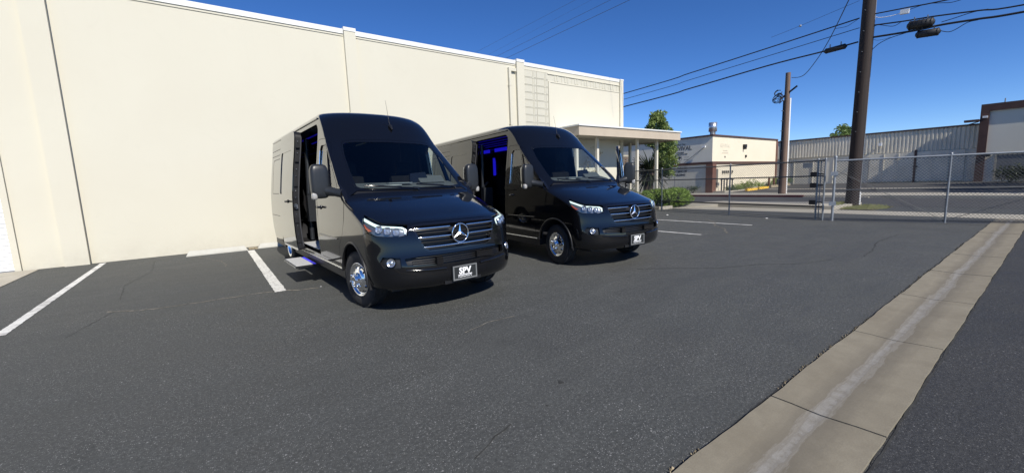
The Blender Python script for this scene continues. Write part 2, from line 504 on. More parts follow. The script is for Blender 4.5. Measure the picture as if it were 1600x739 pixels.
# paint lines of the stalls
def rough_line(x0, y0, x1, y1, w, m_, z=0.004):
    b = MB(); a = Vector((x0, y0, 0)); c = Vector((x1, y1, 0)); d = (c - a).normalized(); nn = Vector((-d.y, d.x, 0)); q = max(2, int((c - a).length / .05)); vs = []
    for i in range(q + 1):
        p = a.lerp(c, i / q)
        for sg in (1, -1):
            vs.append(tuple(p + nn * sg * (w / 2 + float(RNG.normal(0, .003))) + Vector((0, 0, z))))
    b.add(vs, [(2 * i, 2 * i + 1, 2 * i + 3, 2 * i + 2) for i in range(q)])
    return obj('painted_line', b.mesh('painted_line', m_), ground)
rough_line(-2.10, 13.30, -2.08, 7.15, 0.105, M_LINE2)
rough_line(0.79, 12.70, 0.76, 7.05, 0.155, M_LINE)
rough_line(3.75, 12.70, 3.72, 7.05, 0.115, M_LINE2)
rough_line(6.95, 12.70, 6.95, 6.9, 0.115, M_LINE2)
rough_line(10.20, 12.6, 10.14, 5.52, 0.10, M_LINE2)
rough_line(12.88, 12.4, 12.87, 5.45, 0.10, M_LINE2)
# cracks and repaired seams
strip('crack', [(-1.25, 7.55), (-0.95, 7.35), (-0.55, 7.22), (0.1, 7.2), (0.8, 7.1), (1.25, 6.85)], 0.045, 0.003, M_CRACKL, ground, 0.25)
strip('crack', [(-1.2, 8.3), (-1.3, 9.6), (-1.05, 10.9), (-1.12, 12.6)], 0.008, 0.003, M_CRACK, ground, .5)
strip('crack', [(-1.15, 7.5), (-1.3, 7.0), (-1.42, 6.5)], 0.008, 0.003, M_CRACK, ground, .5)
strip('crack', [(-0.3, 12.5), (0.1, 11.3), (0.15, 10.4)], 0.018, 0.003, M_CRACKL, ground, .5)
strip('crack', [(5.7, 4.2), (6.2, 3.75), (6.6, 3.3), (7.3, 3.0), (7.9, 2.5), (8.6, 2.3)], 0.016, 0.003, M_CRACK, ground, .5)
strip('crack', [(10.8, 5.1), (11.4, 5.5), (12.2, 6.2), (12.9, 6.6), (13.8, 7.3)], 0.045, 0.0055, M_CRACKL, ground, .5)
strip('crack', [(2.0, 3.6), (2.35, 3.72), (2.7, 3.7)], 0.016, 0.003, M_CRACKL, ground, .5)
strip('crack', [(1.05, 1.85), (1.25, 1.95), (1.4, 2.0)], 0.012, 0.003, M_CRACK, ground, .5)
strip('crack', [(9.2, 2.0), (10.1, 2.1), (11.3, 2.3), (12.8, 2.2)], 0.018, 0.003, M_CRACK, ground, .5)
strip('crack', [(15.2, 5.6), (15.3, 4.0), (15.6, 2.4), (15.9, 0.9)], 0.05, 0.003, M_CRACK, ground, .2)
def blot(x, y, r):
    b = MB(); n = 14
    vs = [(x + r * (1 + .35 * float(RNG.normal())) * .8 * math.cos(2 * PI * i / n), y + r * (1 + .25 * float(RNG.normal())) * math.sin(2 * PI * i / n), .0035) for i in range(n)]
    b.add(vs, [tuple(range(n))]); obj('oil_spot', b.mesh('oil_spot', M_CRACK), ground)
for q in ((2.02, 2.18, .022), (1.72, 2.0, .012), (1.30, 1.30, .018), (1.02, 1.18, .014), (-.27, 1.72, .020)): blot(*q)
# concrete apron in front of the roll-up door
mb = MB(); mb.box(-16, -3.13, 9.6, 13.40, -.1, .012)
apron = struct('door_apron', mb, M_CONC)

# street beyond the fence
mb = MB(); mb.box(17.75, 19.35, -40, 11.2, -.1, .010)
struct('driveway_apron', mb, M_CONC)
mb = MB()
mb.prism([(19.35, 5.35), (19.65, 5.2), (21.8, 5.0), (21.8, 10.7), (19.35, 9.75)], -.1, .15)
mb.add([(19.35, 9.75, .15), (21.8, 10.7, .15), (21.8, 12.4, .012), (18.3, 10.9, .012), (19.35, 9.75, .012), (21.8, 12.4, .012)], [(0, 1, 2, 3), (0, 3, 4)])
parkway = struct('parkway', mb, M_CONC)
mb = MB(); mb.add([(22, -200, .004), (28.15, -200, .004), (28.15, 200, .004), (22, 200, .004)], [(0, 1, 2, 3)])
struct('road', mb, M_ROAD)
mb = MB(); mb.box(28.15, 28.33, 9.2, 60, -.1, .135, 0); mb.box(28.15, 28.33, 6.2, 9.2, -.1, .05, 1)
struct('kerb', mb, [M_RED, M_CONC])
mb = MB(); mb.box(28.34, 31.45, -60, 60, -.1, .13)
struct('sidewalk', mb, M_CONC)
mb = MB(); mb.add([(31.45, -80, .125), (31.45, 16.4, .125), (80, 16.4, .9), (80, -80, .9)], [(3, 2, 1, 0)][::-1])
struct('far_yard', mb, M_ROAD)
mb = MB(); mb.add([(35.2, -60, .215), (36.0, -60, .228), (36.0, 14, .228), (35.2, 14, .215)], [(0, 1, 2, 3)])
struct('concrete_swale', mb, M_CONC)

# ------------------------------------------------------------------ cream building
WY = 13.495; WT = 6.28
bld = thing('warehouse', 'long windowless cream stucco building with white roof edge behind the two vans', 'building', (3, WY, 0))
def bpart(name, mb, mats): 
    o = part(name, mb, mats, bld); o.matrix_parent_inverse = Matrix.Translation((-3, -WY, 0)); return o
mb = MB()
mb.box(-45, 16.99, WY, WY + 30, -.2, 6.16)
bpart('wall', mb, M_WALL)
PIL = [(-22.3, -21.9), (-15.8, -15.4), (-9.25, -8.85), (-2.74, -2.33), (3.86, 4.20), (10.42, 10.79)]
for a, b_ in PIL:
    mb = MB(); mb.box(a, b_, WY - .11, WY - .001, -.2, 6.24); bpart('pilaster', mb, M_WALL)
    mb = MB(); mb.box(a - .01, b_ + .01, WY - .125, WY + .10, 6.241, 6.345); bpart('pilaster_cap', mb, M_CAP)
mb = MB(); mb.box(16.80, 17.03, WY - .09, WY - .001, -.2, 6.24); mb.box(16.992, 17.03, WY - .001, WY + .3, -.2, 6.24); bpart('corner_trim', mb, M_WALL)
mb = MB(); mb.box(16.79, 17.05, WY - .10, WY + .31, 6.241, 6.30); bpart('pilaster_cap', mb, M_CAP)
xs_ = [-45] + [q for p in PIL for q in (p[0] - .012, p[1] + .012)] + [16.787]
for i in range(0, len(xs_), 2):
    mb = MB(); mb.box(xs_[i], xs_[i + 1], WY - .045, WY + .25, 6.161, 6.30); bpart('roof_cap', mb, M_CAP)
    mb = MB(); mb.box(xs_[i], xs_[i + 1], WY - .02, WY - .001, 6.02 if i == len(xs_) - 2 else 6.10, 6.158); bpart('parapet_band', mb, M_WALL)
# block relief field and smooth inset panel at the right-hand bay
mb = MB(); mb.box(10.80, 16.79, WY - .012, WY - .002, 2.2, 6.015); bpart('relief_field', mb, M_PANEL)
mb = MB()
for (a, b_, z0, z1) in ((.02, .42, .03, .275), (.455, .475, .0, .275), (.53, .635, .03, .275)): mb.box(a, b_, -.012, 0, z0, z1)
mb.box(-.005, .645, -.009, 0, -.006, .006); mb.box(-.006, .006, -.010, 0, 0, .29)
blk = mb.mesh('relief_block', M_PANEL)
for cx in (10.84, 11.49):
    for r_ in range(13):
        o = obj('relief_block', blk, bld); o.location = (cx - 3, -.0125, 5.73 - r_ * .298)
blk2 = MB().box(0, .08, -.014, 0, .0, .23).mesh('relief_strip', M_PANEL)
blk3 = MB().box(0, .01, -.010, 0, -.02, .25).mesh('relief_joint', M_PANEL)
for i in range(7):
    for nm, me_, dx in (('relief_strip', blk2, .12), ('relief_strip', blk2, .27), ('relief_joint', blk3, .55)):
        o = obj(nm, me_, bld); o.location = (12.38 + i * .612 + dx - 3, -.0125, 5.74)
mb = MB(); mb.box(12.14, 12.26, WY - .05, WY - .0125, 2.2, 5.655); mb.box(12.14, 16.79, WY - .05, WY - .0125, 5.66, 5.70); mb.box(12.10, 16.79, WY - .05, WY - .0125, 5.985, 6.014)
bpart('panel_frame', mb, M_WALL)
mb = MB(); mb.box(12.265, 16.79, WY - .030, WY - .0125, 2.2, 5.655); bpart('smooth_panel', mb, M_WALL)
# overflow scupper and downspout beside the third pilaster
mb = MB(); mb.box(10.03, 10.40, WY - .10, WY - .001, 5.86, 5.98); mb.box(10.03, 10.14, WY - .10, WY - .001, 5.55, 5.86)
bpart('scupper', mb, M_WALL)
mb = MB(); mb.bar((10.085, WY - .06, 5.6), (10.085, WY - .06, -.05), .10, .09, up=(0, 1, 0))
for z in (5.3, 3.8, 2.2, .7): mb.box(10.02, 10.15, WY - .112, WY - .001, z, z + .035)
bpart('downspout', mb, M_WALL)
# roll-up door at the left edge
mb = MB(); mb.box(-8.2, -3.47, WY - .012, WY - .001, 0, 4.2); bpart('door_backing', mb, M_ROLLD)
mb = MB(); mb.prism([(0, -.012), (.004, -.028), (.014, -.034), (.060, -.034), (.070, -.028), (.074, -.012)], -8.15, -3.5, fn=lambda a, b_, c: (c, b_, a))
sl = mb.mesh('slat', M_ROLL)
for i in range(50):
    o = obj('slat', sl, bld); o.location = (-3, 0, .02 + i * .0785)
mb = MB(); mb.box(-3.50, -3.40, WY - .05, WY - .001, 0, 4.2); bpart('door_jamb', mb, M_WALL)

# entrance canopy
can = thing('entrance_canopy', 'flat tan entrance canopy on slim cream posts at the cream building corner', 'canopy', (17, 12.6, 0))
def cpart(name, mb, mats):
    o = part(name, mb, mats, can); o.matrix_parent_inverse = Matrix.Translation((-17, -12.6, 0)); return o
mb = MB(); mb.box(12.43, 19.80, 12.0, 12.10, 3.33, 3.70); mb.box(12.43, 12.53, 12.101, WY - .06, 3.33, 3.70); mb.box(19.70, 19.80, 12.101, 17.4, 3.33, 3.70)
cpart('fascia', mb, M_TAN)
mb = MB(); mb.box(12.38, 19.85, 11.95, WY - .06, 3.703, 3.76); mb.box(17.05, 19.85, WY - .059, 17.5, 3.703, 3.76); cpart('roof_edge', mb, M_CAP)
mb = MB(); mb.box(12.54, 19.69, 12.11, WY - .06, 3.38, 3.69); mb.box(17.06, 19.69, WY - .058, 17.4, 3.38, 3.69); cpart('soffit', mb, M_SOFFIT)
for px, py in ((17.07, 12.62), (18.67, 12.62), (18.72, 14.3), (17.85, 14.3), (14.2, 12.62), (12.9, 12.62)):
    mb = MB(); mb.box(px - .06, px + .06, py - .06, py + .06, 0, 3.379); cpart('post', mb, M_POST)

# concrete wheel stops at the wall
def wheel_stop(x, y, w, label):
    mb = MB(); h_, d = .125, .15
    sec = [(-d / 2, 0), (-d / 2, .03), (-d / 2 + .035, h_), (d / 2 - .035, h_), (d / 2, .03), (d / 2, 0)]
    vs = []
    for sx, ins in ((-w / 2, 0), (w / 2, 0)):
        for yy, zz in sec: vs.append((sx - math.copysign(.07 * (zz / h_), sx), yy, zz))
    n = len(sec); mb.add(vs, [tuple(range(n)), tuple(range(n, 2 * n))[::-1]] + [(i, n + i, n + (i + 1) % n, (i + 1) % n) for i in range(n)])
    o = obj('wheel_stop', mb.mesh('wheel_stop', M_STOP)); o.location = (x, y, 0)
    tag(o, label, 'wheel stop', 'concrete wheel stops along the wall'); return o
wheel_stop(0.09, 12.86, 1.30, 'white concrete wheel stop left of the chipped paint line, nearest the roll-up door')
wheel_stop(1.78, 12.98, 1.62, 'white concrete wheel stop partly in shade behind the van with its step down')
mb = MB(); mb.box(.76, .96, 12.84, 12.98, .004, .05)
tag(obj('sediment_patch', mb.mesh('sediment_patch', M_DIRT)), 'small brown heap of dirt between the two wheel stops', 'dirt')
# ------------------------------------------------------------------ buildings across the street
def world_part(name, mb, mats, parent, **k):
    o = part(name, mb, mats, parent, **k); o.matrix_parent_inverse = Matrix.Translation(-Vector(parent.location)); return o
def wobj(name, me, parent, mtx):
    o = obj(name, me, parent); o.matrix_parent_inverse = Matrix.Translation(-Vector(parent.location)); o.matrix_basis = mtx; return o

rev = thing('shop_building', 'two-tone flat-roofed shop with painted lettering and brown trim across the street', 'building', (37, 20, 0))
RX, RY = 31.5, 16.4
mb = MB(); mb.box(RX, 43.1, RY, 46, -.1, 4.44, 0); world_part('wall', mb, M_REVC, rev)
mb = MB(); mb.box(RX - .02, RX - .002, RY + .0, 46, -.1, 4.44); world_part('grey_side_wall', mb, M_GREY, rev)
mb = MB(); mb.box(RX - .10, 43.2, RY - .08, 46, 4.441, 4.56); world_part('roof_trim', mb, M_BROWN, rev)
mb = MB(); mb.box(RX - .10, RX - .021, RY - .08, 46, 2.33, 2.52); mb.box(RX - .021, 43.2, RY - .08, RY - .002, 2.33, 2.52); world_part('band', mb, M_BROWN, rev)
mb = MB(); mb.box(RX - .13, RX + .42, RY - .12, RY - .003, -.1, 2.329); mb.box(RX - .13, RX - .022, RY - .003, RY + .42, -.1, 2.329); world_part('corner_column', mb, M_MAROON, rev)
mb = MB(); mb.box(42.98, 43.2, RY - .08, RY - .002, -.1, 2.329); mb.box(42.98, 43.2, RY - .08, RY - .002, 2.521, 4.44); world_part('edge_trim', mb, M_MAROON, rev)
def face_text(body, y, z, size, m_, face='-x', ext=.004, sp=1.0, bold=0.0, x=None, align='CENTER', name='lettering'):
    me = text_mesh(body, size, ext, sp, bold, align); me.materials.append(m_)
    if face == '-x':   # text reads along -Y, faces -X
        mt = Matrix(((0, 0, -1, RX - .026), (-1, 0, 0, y), (0, 1, 0, z), (0, 0, 0, 1)))
    else:              # reads along +X, faces -Y
        mt = Matrix(((1, 0, 0, x), (0, 0, -1, RY - .006), (0, 1, 0, z), (0, 0, 0, 1)))
    return wobj(name, me, rev, mt)
face_text('REVIVAL', 18.08, 3.70, .44, M_TXTF, sp=1.05, bold=.014, align='RIGHT')
face_text('ional Day', 18.62, 4.02, .20, M_TXT, align='RIGHT')
face_text('YOUR MIND', 18.72, 3.38, .12, M_TXT, align='RIGHT', bold=.003)
face_text('FOR THE PLANET', 18.42, 3.24, .12, M_TXT, align='RIGHT', bold=.003)
face_text('AT SIDE OF', 19.05, 1.86, .24, M_TXT, bold=.006)
face_text('BUILDING', 19.08, 1.58, .22, M_TXT, bold=.006)
face_text('SHOWROOM', 19.05, 2.12, .20, M_TXT, bold=.006)
def ring(b, cy, cz, r0, r1, n=28):
    vs = []
    for i in range(n):
        a = 2 * PI * i / n
        for r_ in (r0, r1): vs.append((RX - .026, cy - r_ * math.cos(a), cz + r_ * math.sin(a)))
    b.add(vs, [(2 * i, 2 * i + 1, (2 * i + 3) % (2 * n), (2 * i + 2) % (2 * n)) for i in range(n)])
mb = MB(); ring(mb, 19.12, 2.92, .20, .225)
vs = [(RX - .027, 19.12 - .15 * math.cos(a), 2.92 + .15 * math.sin(a)) for a in np.linspace(0, PI, 16)]
mb.add(vs, [tuple(range(16))]); mb.box(RX - .027, RX - .026, 19.09, 19.15, 2.80, 2.92)
world_part('round_emblem', mb, M_TXT, rev)
mb = MB(); mb.box(RX - .027, RX - .026, 18.35, 18.75, 2.80, 2.83); mb.box(RX - .027, RX - .026, 18.30, 18.70, 2.99, 3.01); world_part('emblem_scroll', mb, M_TXTF, rev)
mb = MB(); mb.box(RX - .28, RX - .16, 16.85, 17.12, 3.62, 3.74); mb.tube([(RX - .02, 16.98, 3.72), (RX - .20, 16.98, 3.70)], .02, 6); world_part('floodlight', mb, M_WHP, rev)
mb = MB(); mb.tube([(RX - .035, 17.1, 3.62), (RX - .035, 18.7, 2.55)], .012, 5); world_part('conduit', mb, M_CABLEG, rev)  # dark tube drawn in place of the slanting shadow cast by the floodlight
# faded mural of the sunny face
face_text('REVIVAL', 0, 3.74, .42, M_TXTL, face='-y', x=33.45)
face_text('YOUR MIND', 0, 3.36, .13, M_TXTL, face='-y', x=33.45)
face_text('FOR THE PLANET', 0, 3.18, .13, M_TXTL, face='-y', x=33.45)
mb = MB(); mb.box(33.35, 33.55, RY - .008, RY - .005, 2.82, 2.95); world_part('emblem_scroll', mb, M_TXTF, rev)
mb = MB(); mb.box(36.4, 36.75, RY - .20, RY - .002, 3.68, 3.92); mb.box(36.42, 36.55, RY - .26, RY - .05, 3.52, 3.67); world_part('wall_lamp', mb, M_BLKP, rev)
mb = MB(); mb.box(36.85, 37.0, RY - .10, RY - .002, 2.86, 3.06); world_part('junction_box', mb, M_BLKP, rev)
for i, xx in enumerate((33.05, 33.35, 33.65, 33.95, 34.6)):
    mb = MB(); mb.box(xx, xx + .2, RY - .03, RY - .003, 1.62, 1.80); mb.box(xx, xx + .06, RY - .03, RY - .003, 1.48, 1.619); world_part('wall_number', mb, M_TXT, rev)
mb = MB(); mb.box(31.98, 32.35, RY - .05, RY - .003, .5, 1.95); world_part('notice_board', mb, M_TXTF, rev)
# rooftop vent
vent = thing('roof_vent', 'shiny round metal vent drum on the shop roof', 'roof vent', (32.6, 17.0, 4.45))
mb = MB(); mb.lathe([(.20, 0.0), (.20, .42), (.30, .43), (.30, 1.12), (.0, 1.14)], 24); part('drum', mb, mat('vent_steel', (.62, .64, .66), .32, metal=.85, noise=[(5, .15, 3)]), vent)
mb = MB(); mb.box(-.34, .34, -.34, .34, -.05, .12); part('curb', mb, M_GALV, vent)

# corrugated warehouse on the far side
WX = 45.0
wh = thing('corrugated_warehouse', 'long grey shed with ribbed metal upper wall over a block base', 'building', (50, 10, 0))
mb = MB(); mb.box(WX + .12, WX + 30, 3.92, 60, .2, 4.36); world_part('wall', mb, M_METAL, wh)
mb = MB(); ys = []; y = 3.92
prof = [(0, 0), (.10, 0), (.125, -.06), (.205, -.06)]; P = .23
vs = []; n = 0
while y < 42:
    for t, d in prof: vs.append((WX + .06 + d, y + t)); 
    y += P
vv = [(a, b, z) for z in (2.73, 4.33) for a, b in vs]; n = len(vs)
mb.add(vv, [(i, n + i, n + i + 1, i + 1) for i in range(n - 1)]); world_part('ribbed_cladding', mb, M_METAL, wh)
mb = MB(); mb.box(WX - .05, WX + .3, 3.92, 60, 4.361, 4.46); world_part('roof_trim', mb, M_BROWN, wh)
mb = MB(); mb.box(WX, WX + .118, 3.92, 60, 0.2, 2.70); world_part('block_base', mb, M_CBLOCK, wh)
mb = MB(); mb.box(WX - .06, WX + .05, 10.3, 60, 2.702, 2.78); world_part('ledge', mb, M_CONC, wh)
for y in np.arange(4.9, 26, 1.52):
    mb = MB(); mb.box(WX - .035, WX - .001, y - .025, y + .025, .25, 2.69); world_part('panel_post', mb, M_CBLOCK, wh)
for y0, y1 in ((4.6, 7.15), (7.30, 10.0)):
    mb = MB(); mb.box(WX - .10, WX - .036, y0, y1, .42, 2.68); 
    for q in np.linspace(y0, y1, 4)[1:-1]: mb.box(WX - .13, WX - .101, q - .03, q + .03, .44, 2.66)
    world_part('yard_gate', mb, M_CBLOCK, wh)
mb = MB(); mb.box(WX - .16, WX - .04, 7.17, 7.28, .3, 2.85); mb.box(WX - .2, WX - .1, 7.05, 7.3, 1.5, 1.6); world_part('gate_post', mb, M_BROWN, wh)
mb = MB(); mb.tube([(WX - .05, 9.4, 3.35), (WX - .5, 9.3, 3.42)], .06, 8); mb.box(WX - .62, WX - .48, 9.2, 9.4, 3.32, 3.56); world_part('wall_lamp', mb, M_WHP, wh)

tall = thing('stucco_workshop', 'taller grey stucco building with dark brown cornice and corner at far right', 'building', (50, 0, 0))
TX = 44.2
mb = MB(); mb.box(TX, TX + 30, -50, 3.88, .1, 5.18); world_part('wall', mb, M_GREY, tall)
mb = MB(); mb.box(TX - .14, TX + .5, -50, 3.98, 5.181, 5.66); world_part('cornice', mb, M_BROWN, tall)
mb = MB(); mb.box(TX - .14, TX + .3, 3.55, 3.98, .1, 5.18); world_part('corner_column', mb, M_BROWN, tall)
mb = MB(); mb.box(TX - .04, TX - .002, -6, 3.0, .5, 2.12); world_part('roller_door', mb, mat('dark_door', (.17, .175, .18), .7, noise=[(1.5, .1, 3)]), tall)
mb = MB(); mb.box(TX - .08, TX - .003, 3.02, 3.10, .45, 2.22); mb.box(TX - .08, TX - .003, -6, 3.01, 2.14, 2.22); world_part('door_frame', mb, M_CONC, tall)
mb = MB(); mb.box(TX - .30, TX - .15, 3.62, 3.86, 4.72, 4.86); world_part('floodlight', mb, M_WHP, tall)
mb = MB(); mb.box(TX - .5, TX - .0, 3.99, 4.7, 4.52, 4.66); mb.bar((TX - .3, 4.0, 4.5), (TX - .3, 4.7, 4.3), .06, .06); world_part('bracket', mb, M_BROWN, tall)
mb = MB(); mb.box(TX - .25, TX - .15, 3.3, 3.6, 2.05, 2.3); world_part('meter_box', mb, M_BLKP, tall)
mb = MB(); mb.tube([(TX + .2, 2.95, 5.66), (TX + .2, 2.95, 5.95)], .03, 6); world_part('roof_pipe', mb, M_GALV, tall)

# ------------------------------------------------------------------ poles
def pole(name, x, y, r0, r1, h_, m_, label, lean=(0, 0)):
    t = thing(name, label, 'utility pole', (x, y, 0))
    mb = MB(); mb.tube([(lean[0] * q, lean[1] * q, h_ * q - .2 * (1 - q)) for q in (0, .2, .4, .6, .8, 1)], [r0 + (r1 - r0) * q for q in (0, .2, .4, .6, .8, 1)], 20)
    part('shaft', mb, m_, t); return t
P1 = (21.1, 5.16)
p1 = pole('utility_pole', P1[0], P1[1], .225, .19, 13.0, M_POLE1, 'thick dark brown wooden utility pole standing on the grass patch', (.0, -.16))
mb = MB(); mb.tube([(.03, -.235, .12), (.03, -.235, .62)], .035, 8); part('ground_guard', mb, M_WHP, p1)
mb = MB(); mb.tube([(.06, -.225, .6), (.05, -.34, 12.6)], .012, 6); part('ground_wire', mb, M_GALVL, p1)
for z in np.arange(3.0, 9.5, .75):
    mb = MB(); mb.tube([(-.20, -.02 * z / 3, z), (-.30, -.02 * z / 3, z)], .012, 5); part('step_bolt', mb, M_GALV, p1)
P2 = (30.0, 10.95)
p2 = pole('utility_pole', P2[0], P2[1], .20, .135, 7.65, M_POLE2, 'thinner weathered brown utility pole with white conduit across the street', (.0, .0))
mb = MB(); mb.tube([(.10, -.17, .1), (.10, -.15, 6.1)], .055, 8); part('conduit', mb, M_WHP, p2)
mb = MB(); mb.tube([(-.12, .17, .1), (-.08, .14, 6.0)], .045, 8); part('dark_riser', mb, M_CABLE, p2)
for z in np.arange(1.0, 6.0, .62):
    mb = MB(); mb.box(-.20, .02, .10, .22, z, z + .03); part('strap', mb, M_GALV, p2)
mb = MB()
for i in range(9):
    a0 = float(RNG.uniform(0, 6)); r_ = float(RNG.uniform(.15, .30)); c = Vector((-.25, .42, 6.25 + float(RNG.uniform(-.25, .3))))
    mb.tube([c + Vector((.12 * math.sin(a0 + q), math.cos(q + a0) * r_ * 1.1, math.sin(q + a0) * r_)) for q in np.linspace(0, 4.6, 12)], .022, 5)
part('cable_loop', mb, M_CABLE, p2)
mb = MB(); mb.bar((-.05, -.55, 6.75), (-.05, .3, 6.15), .07, .09); part('brace', mb, M_CABLE, p2)

# ------------------------------------------------------------------ overhead lines, all strung along the street at the dark pole
def wire(name, pts, r_, m_, label, sub=6, group=None):
    b = MB(); P = [Vector(p) for p in pts]; L = []
    for i in range(len(P) - 1):
        p0, p1_, p2_, p3 = P[max(i - 1, 0)], P[i], P[i + 1], P[min(i + 2, len(P) - 1)]
        for q in range(sub):
            t = q / sub
            L.append(.5 * ((2 * p1_) + (p2_ - p0) * t + (2 * p0 - 5 * p1_ + 4 * p2_ - p3) * t * t + (3 * p1_ - p0 - 3 * p2_ + p3) * t ** 3))
    L.append(P[-1]); b.tube(L, r_, 6)
    return tag(obj(name, b.mesh(name, m_)), label, 'cable', group)
def casing(name, a, b, r_, m_, label, cat):
    a = Vector(a); b = Vector(b); d = (b - a)
    t = thing(name, label, cat, (a + b) / 2); c = (a + b) / 2; mb = MB()
    if name == 'splice_box':
        mb.bar(a - c, b - c, r_ * 1.6, r_ * 2); part('body', mb, m_, t)
    else:
        mb.tube([(a - c) * 1.05, (a - c) * .95, (a - c) * .9, (b - c) * .9, (b - c) * .95, (b - c) * 1.05], [r_ * .45, r_ * .7, r_, r_, r_ * .7, r_ * .4], 14); part('body', mb, m_, t)
        for q in np.linspace(-.8, .8, 6 if r_ > .13 else 3):
            mb = MB(); p = (b - c) * float(q); mb.tube([p - d * .012, p + d * .012], r_ * 1.07, 14); part('rib', mb, m_, t)
        for q in (-.5, .5):
            mb = MB(); p = (b - c) * float(q); mb.bar(p + Vector((0, 0, r_ * .9)), p + Vector((0, 0, r_ + .12)), .05, .03, up=(0, 1, 0)); part('hanger', mb, M_GALV, t)
def ball(p):
    mb = MB(); mb.lathe([(0.001, -.05), (.04, -.03), (.052, 0), (.04, .03), (.001, .05)], 12)
    o = obj('marker_ball', mb.mesh("marker_ball", M_GALVL)); o.location = p; tag(o, 'small pale ball on the faint grey wire left of the pole', 'ball')
wire('overhead_cable', [(21.1, 44.656, 5.616), (21.1, 16.656, 6.616), (21.1, 12.235, 6.858), (21.1, 8.568, 7.098), (21.1, 5.332, 7.33)], 0.024, M_CABLE, 'uppermost thick black cable left of the dark pole', group='overhead cables at the dark pole')
wire('overhead_cable', [(21.1, 44.657, 5.275), (21.1, 16.657, 6.275), (21.1, 12.227, 6.518), (21.1, 8.553, 6.752), (21.1, 5.311, 6.97)], 0.013, M_CABLE, 'thin black cable between the two thick ones left of the dark pole', group='overhead cables at the dark pole')
wire('overhead_cable', [(21.1, 44.657, 4.838), (21.1, 16.657, 5.838), (21.1, 12.218, 6.078), (21.1, 8.536, 6.331), (21.1, 6.373, 6.397), (21.1, 5.319, 6.452)], 0.03, M_CABLE, 'lowest thick black cable left of the dark pole carrying a splice case', group='overhead cables at the dark pole')
wire('overhead_cable', [(21.1, 8.454, 7.521), (21.1, 7.345, 7.668), (21.1, 5.37, 7.983)], 0.006, M_CABLEG, 'faint grey wire with a small ball high on the left of the dark pole', group='overhead cables at the dark pole')
wire('overhead_cable', [(21.1, 6.117, 7.181), (21.1, 5.745, 7.146), (21.1, 5.521, 7.231), (21.1, 5.384, 7.303)], 0.008, M_CABLE, 'short slack loop hanging under the uppermost cable left of the pole', group='overhead cables at the dark pole')
wire('overhead_cable', [(21.1, 5.045, 7.353), (21.1, 3.929, 7.25), (21.1, 2.931, 7.157), (21.1, -1.069, 6.907)], 0.022, M_CABLE, 'uppermost cable right of the dark pole leaving the frame top', group='overhead cables at the dark pole')
wire('overhead_cable', [(21.1, 3.91, 7.165), (21.1, 3.485, 7.201), (21.1, 3.12, 7.116), (21.1, 2.867, 7.041), (21.1, 2.603, 7.047)], 0.01, M_CABLE, 'slack loop under the uppermost cable right of the pole', group='overhead cables at the dark pole')
wire('overhead_cable', [(21.1, 5.04, 6.958), (21.1, 4.071, 6.814), (21.1, 3.24, 6.72), (21.1, 2.189, 6.558), (21.1, 1.25, 6.413), (21.1, -2.75, 6.213)], 0.025, M_CABLE, 'middle cable right of the dark pole running to the right edge', group='overhead cables at the dark pole')
wire('overhead_cable', [(21.1, 5.032, 6.512), (21.1, 3.754, 6.393), (21.1, 3.013, 6.375), (21.1, 2.169, 6.292), (21.1, 1.233, 6.2), (21.1, -2.767, 6.0)], 0.036, M_CABLE, 'thickest cable bundle right of the dark pole under the black casings', group='overhead cables at the dark pole')
wire('overhead_cable', [(21.1, 3.049, 6.469), (21.1, 2.731, 6.502), (21.1, 2.355, 6.551), (21.1, 1.991, 6.538)], 0.012, M_CABLE, 'cable splitting up from the thick bundle to the middle cable right of the casings', group='overhead cables at the dark pole')
wire('overhead_cable', [(21.1, 3.054, 6.184), (21.1, 2.848, 6.088), (21.1, 2.679, 6.125), (21.1, 2.427, 6.26), (21.1, 2.196, 6.265)], 0.012, M_CABLE, 'cable leaving the lower black casing with a small knob', group='overhead cables at the dark pole')
wire('overhead_cable', [(21.1, 5.015, 5.872), (21.1, 4.825, 6.097), (21.1, 4.623, 6.244), (21.1, 4.306, 6.339), (21.1, 3.859, 6.389)], 0.012, M_CABLE, 'cable curving down from the bundle to the right side of the pole', group='overhead cables at the dark pole')
wire('overhead_cable', [(21.1, 5.025, 6.661), (21.1, 4.93, 6.821), (21.1, 4.753, 6.901), (21.1, 4.331, 6.727), (21.1, 4.108, 6.802)], 0.01, M_CABLE, 'tangled loose cable just right of the dark pole', group='overhead cables at the dark pole')
wire('overhead_cable', [(21.1, 4.981, 7.346), (21.1, 4.77, 7.174), (21.1, 4.442, 7.112), (21.1, 4.157, 7.119)], 0.012, M_WHP, 'twisted whitish lead running to the white splice box', group='overhead cables at the dark pole')
wire('overhead_cable', [(21.1, 4.974, 6.532), (21.1, 4.781, 6.363), (21.1, 4.539, 6.332), (21.1, 4.365, 6.356)], 0.006, M_CABLEG, 'thin looped wire hanging under the bundle by the pole', group='overhead cables at the dark pole')
casing('splice_case', (21.1, 6.409, 6.377), (21.1, 5.683, 6.407), 0.1, M_BLKP, 'long black splice case on the lowest cable left of the dark pole', 'splice case')
casing('splice_case', (21.1, 3.917, 6.599), (21.1, 3.232, 6.54), 0.15, M_BLKP, 'upper ribbed black casing hanging right of the dark pole', 'splice case')
casing('splice_case', (21.1, 3.673, 6.227), (21.1, 3.064, 6.173), 0.125, M_BLKP, 'lower smooth black casing under the cable bundle', 'splice case')
casing('splice_box', (21.1, 4.147, 7.145), (21.1, 3.907, 7.122), 0.075, M_WHP, 'small white splice box on the uppermost cable right of the pole', 'splice box')
ball((21.1, 7.333, 7.664))
wire('service_drop', [(21.0, 5.669, 8.127), (23.727, 7.024, 7.524), (25.276, 7.989, 7.026), (27.197, 9.186, 6.761), (29.308, 10.5, 7.176)], .018, M_CABLE, 'sagging service cable from the dark pole to the thinner pole', group='overhead cables at the dark pole')
